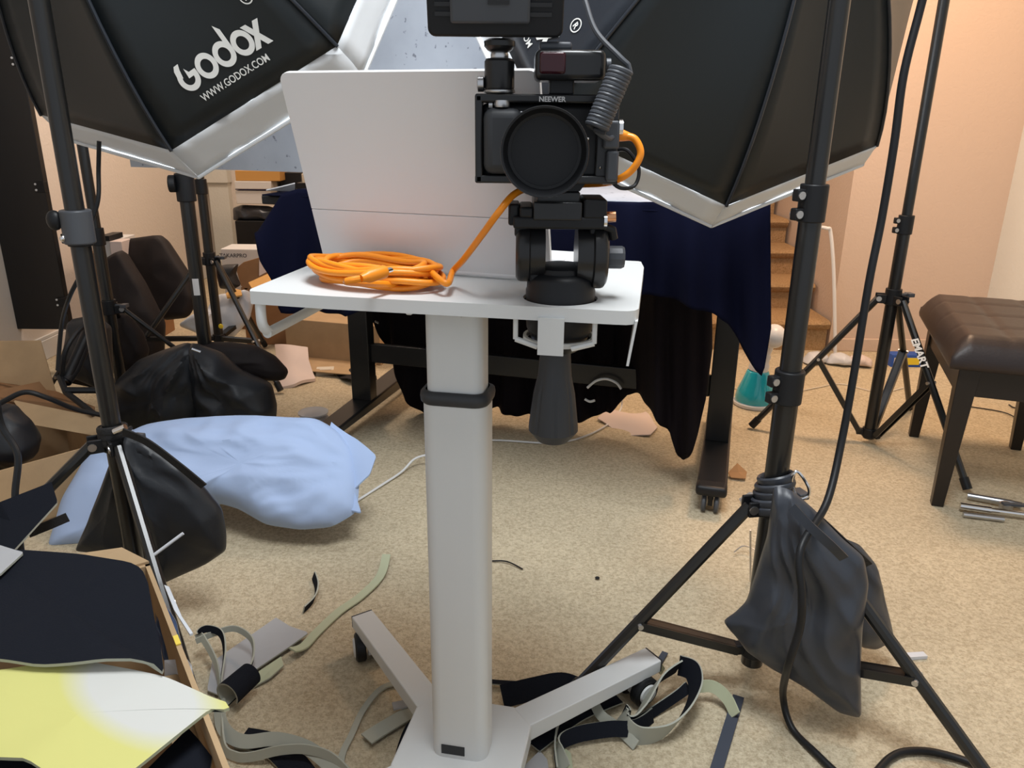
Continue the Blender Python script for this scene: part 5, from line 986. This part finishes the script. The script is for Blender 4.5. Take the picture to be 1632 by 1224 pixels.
# ================================================================== RIGHT SIDE
c = PZ(1208, 652, 0); c.y += .05
t_ = thing('garment_steamer', 'teal and white handheld garment steamer standing behind the desk leg', 'steamer', c)
b = MB(); b.lathe([(.072, 0), (.076, .004), (.077, .014), (.070, .018)], c, (0, 0, 1), 32); b.build('base_ring', M['wplast'], t_)
b = MB(); b.lathe([(.070, .016), (.073, .030), (.066, .060), (.052, .095), (.040, .130), (.036, .136)], c, (0, 0, 1), 32); b.build('water_tank', M['teal'], t_, smooth=60)
b = MB(); b.tube(smoothpts([c+UPV*.134, c+Vector((.008, 0, .18)), c+Vector((.018, -.005, .22)), c+Vector((.028, -.01, .25))], 5), [.036]*4+[.030]*4+[.024]*4+[.022]*3+[.022], 20); b.build('handle', M['wplast'], t_, smooth=60)
hcn = c+Vector((.030, -.035, .275)); b = MB(); b.lathe([(.012, .05), (.034, .035), (.043, .008), (.044, 0), (.040, -.004)], hcn, (-.1, -1, .15), 28); b.build('steam_head', M['wplast'], t_, smooth=50)
b = MB(); b.lathe([(.026, 0), (.026, .004), (.01, .005)], hcn+Vector((-.01, -.003, -.01)), (-.1, -1, .15), 24); b.build('steam_plate', M['maroon'], t_)
# bench
BF = PZ(1484, 806, 0); bw = Vector((.94, -.34, 0)).normalized(); bd = Vector((.34, .94, 0)).normalized()
t_ = thing('piano_bench', 'dark brown tufted leather piano bench at the right edge', 'bench', BF)
def Bn_(s, d, z): return BF+bw*s+bd*d+UPV*z
SW, SD_ = .33, .56
for s, d in ((0, 0), (SW, 0), (0, SD_), (SW, SD_)):
    sx = 1 if s == 0 else -1; sy = 1 if d == 0 else -1; b = MB(); w0, w1 = .030, .052
    def q4(w_, z): 
        p = Bn_(s, d, z); return [p, p+bw*sx*w_, p+bw*sx*w_+bd*sy*w_, p+bd*sy*w_]
    b.hexa(q4(w0, 0)+q4(w1, .42)); b.build('leg', M['espresso'], t_, bevel=.002)
for s, d, e, nm in ((.03, .006, bw*(SW-.06), 0), (.03, SD_-.026, bw*(SW-.06), 0), (.006, .03, bd*(SD_-.06), 1), (SW-.026, .03, bd*(SD_-.06), 1)):
    b = MB(); b.box(Bn_(s, d, .325), e, (bd if nm == 0 else bw)*.02, UPV*.075); b.build('apron', M['espresso'], t_, bevel=.002)
b = MB(); b.box(Bn_(.07, .07, .40), bw*(SW-.14), bd*(SD_-.14), UPV*.03); b.build('lift_mechanism', M['steel'], t_)
ex = .028; rows = []; NXc, NYc = 40, 60
def cush(i, j):
    x = -ex+(SW+2*ex)*i/NXc; y = -ex+(SD_+2*ex)*j/NYc
    fx = min(i, NXc-i)/NXc*2; fy = min(j, NYc-j)/NYc*2
    h = .055*(min(1, fx*5)**.5)*(min(1, fy*7)**.5)
    gx = abs(math.sin(PI*(i/NXc*3))); gy = abs(math.sin(PI*(j/NYc*4))); h -= (.0045*(1-min(1, gx*2.2))**1.5 + .0045*(1-min(1, gy*2.2))**1.5)*min(1, fx*3)*min(1, fy*4)
    return Bn_(x, y, .435+max(h, 0))
b = MB(); b.grid([[cush(i, j) for j in range(NYc+1)] for i in range(NXc+1)])
edge = [cush(i, 0) for i in range(NXc+1)]+[cush(NXc, j) for j in range(1, NYc+1)]+[cush(i, NYc) for i in range(NXc-1, -1, -1)]+[cush(0, j) for j in range(NYc-1, 0, -1)]
cn = Bn_(SW/2, SD_/2, 0); lo1 = [p+(p-cn).normalized()*.006-UPV*.02-UPV*0 for p in edge]; lo1 = [Vector((p.x, p.y, .435-.02)) for p in lo1]; lo2 = [Vector((p.x, p.y, .405)) for p in edge]; lo3 = [Vector((p.x, p.y, .40)).lerp(Vector((cn.x, cn.y, .40)), .05) for p in edge]
b.grid([edge, lo1, lo2, lo3], 0, True); b.f.append(list(range(len(b.v)-len(edge), len(b.v)))); b.m.append(0)
b.build('cushion', M['leather'], t_, smooth=60)
for i in (1, 2):
    for j in (1, 2, 3):
        p = Bn_(-ex+(SW+2*ex)*i/3, -ex+(SD_+2*ex)*j/4, .479); b = MB(); b.ball(p, .007, 12, sq=(1, 1, .4)); b.build('tuft_button', M['leather'], t_)
p = Bn_(SW+.02, .12, .38); b = MB(); b.tube([p, p+bw*.03], .022, 20); b.build('height_knob', M['blackm'], t_)
p = PZ(1580, 800, 0)
t_ = thing('chrome_clamp', 'chrome metal arm lying on the carpet at the foot of the piano bench', 'metal arm', p)
a0 = PZ(1530, 806, .018); a1 = PZ(1640, 822, .018); b = MB(); b.tube([a0, a0.lerp(a1, .45)], .010, 14); b.tube([a0.lerp(a1, .45), a1+Vector((.08, -.02, 0))], .0075, 14); b.build('tube', M['chrome'], t_)
b = MB(); b.tube([PZ(1535, 820, .009), PZ(1600, 828, .009)], .007, 12); b.tube([PZ(1542, 790, .012), PZ(1600, 800, .016), PZ(1628, 806, .02)], .010, 12); b.build('lower_tube', M['steel'], t_)
b = MB(); b.lathe([(.016, 0), (.017, .004), (.017, .018), (.014, .02)], PZ(1602, 812, .008), (0, 0, 1), 20); b.build('joint', M['steel'], t_)
b = MB(); b.box(PZ(1600, 806, .026), (.06, -.01, 0), (0, .014, 0), (0, 0, .006)); b.build('lever', M['grayp'], t_)
# litter by hall wall
rng = random.Random(3)
for i, (u_, v_, lab) in enumerate(((1302, 545, 'crumpled clear plastic bag at the foot of the stairs'), (1340, 548, 'crumpled pale bag by the hall wall, left of the thick cable'), (1372, 546, 'pinkish crumpled wrapper by the hall wall behind the thick cable'))):
    o = puff([(u_-22, v_+4), (u_-10, v_-12), (u_+8, v_-14), (u_+24, v_-6), (u_+22, v_+5)], (0, 3.25-.02*i, 0), nY, .05, 'x', M['poly'] if i < 2 else M['pinkp'], None, amp=.01, waves=8, seed=i, nz=.02, N=48, rings=6)
    o.name = 'plastic_wrapper'; o.location.z = .002; tag(o, lab, 'wrapper')
b = MB(); q = PY(1448, 548, 3.2); b.box((q.x-.06, 3.2, 0), (.13, 0, 0), (0, .06, 0), (0, 0, .055)); t_ = b.build('snack_box', M['bluep'], bevel=.002); tag(t_, 'blue and yellow printed box by the wall behind the right stand', 'box')
b = MB(); b.box(Vector((q.x-.0, 3.197, .012)), (.06, 0, 0), (0, .004, 0), (0, 0, .03)); b.v = list(b.v); oo = b.build('yellow_panel', M['yellp'], None); oo.parent = t_; oo.matrix_parent_inverse = Matrix.Translation(-Vector(t_.location))
b = MB(); b.box(Vector((q.x-.05, 3.197, .012)), (.035, 0, 0), (0, .004, 0), (0, 0, .03)); oo = b.build('white_panel', M['white'], None); oo.parent = t_; oo.matrix_parent_inverse = Matrix.Translation(-Vector(t_.location))
b = MB(); a0 = PY(1318, 364, 3.38); a1 = PY(1337, 528, 3.33); b.tube(smoothpts([a0+Vector((-.03, .04, .0)), a0, PY(1324, 372, 3.38), PY(1329, 440, 3.36), Vector((a1.x, a1.y, .012))], 5), .008, 10); tag(b.build('white_rod', M['wplast']), 'thin white rod leaning at the right side of the stairs', 'rod')
o = tag(sheet([PZ(1160, 755, .01), PZ(1175, 740, .03), PZ(1190, 755, .012), PZ(1188, 765, .006), PZ(1165, 762, .006)], .002, 'paper_curl', [M['leaf']]*3, wob=.01), 'curled brown paper scrap on the carpet right of the desk caster', 'scrap')
o = tag(sheet([PZ(1178, 793, .02), PZ(1195, 782, .035), PZ(1212, 785, .02), PZ(1215, 800, .006), PZ(1182, 800, .006)], .002, 'grey_foam_curl', [M['foams']]*3, wob=.01), 'grey curled scrap beside the right stand hub', 'scrap')
b = MB(); b.tube([PZ(1196, 925, .004), PY(1196, 845, 1.50)], .0022, 6); b.tube(smoothpts([PZ(1170, 880, .01), PZ(1185, 870, .02), PZ(1205, 878, .02), PZ(1215, 895, .01)], 5), .0015, 6); tag(b.build('thin_metal_rod', M['steel']), 'thin metal rod and wire behind the right stand hub', 'rod')
sheet([PZ(1600, 628, .006), PZ(1570, 622, .006), PZ(1575, 634, .006), PZ(1598, 640, .006)], .003, 'x', [M['black']]*3) if 0 else None
for o in list(bpy.data.objects):
    if '_o' in o: del o['_o']
for me in bpy.data.meshes: me.update()
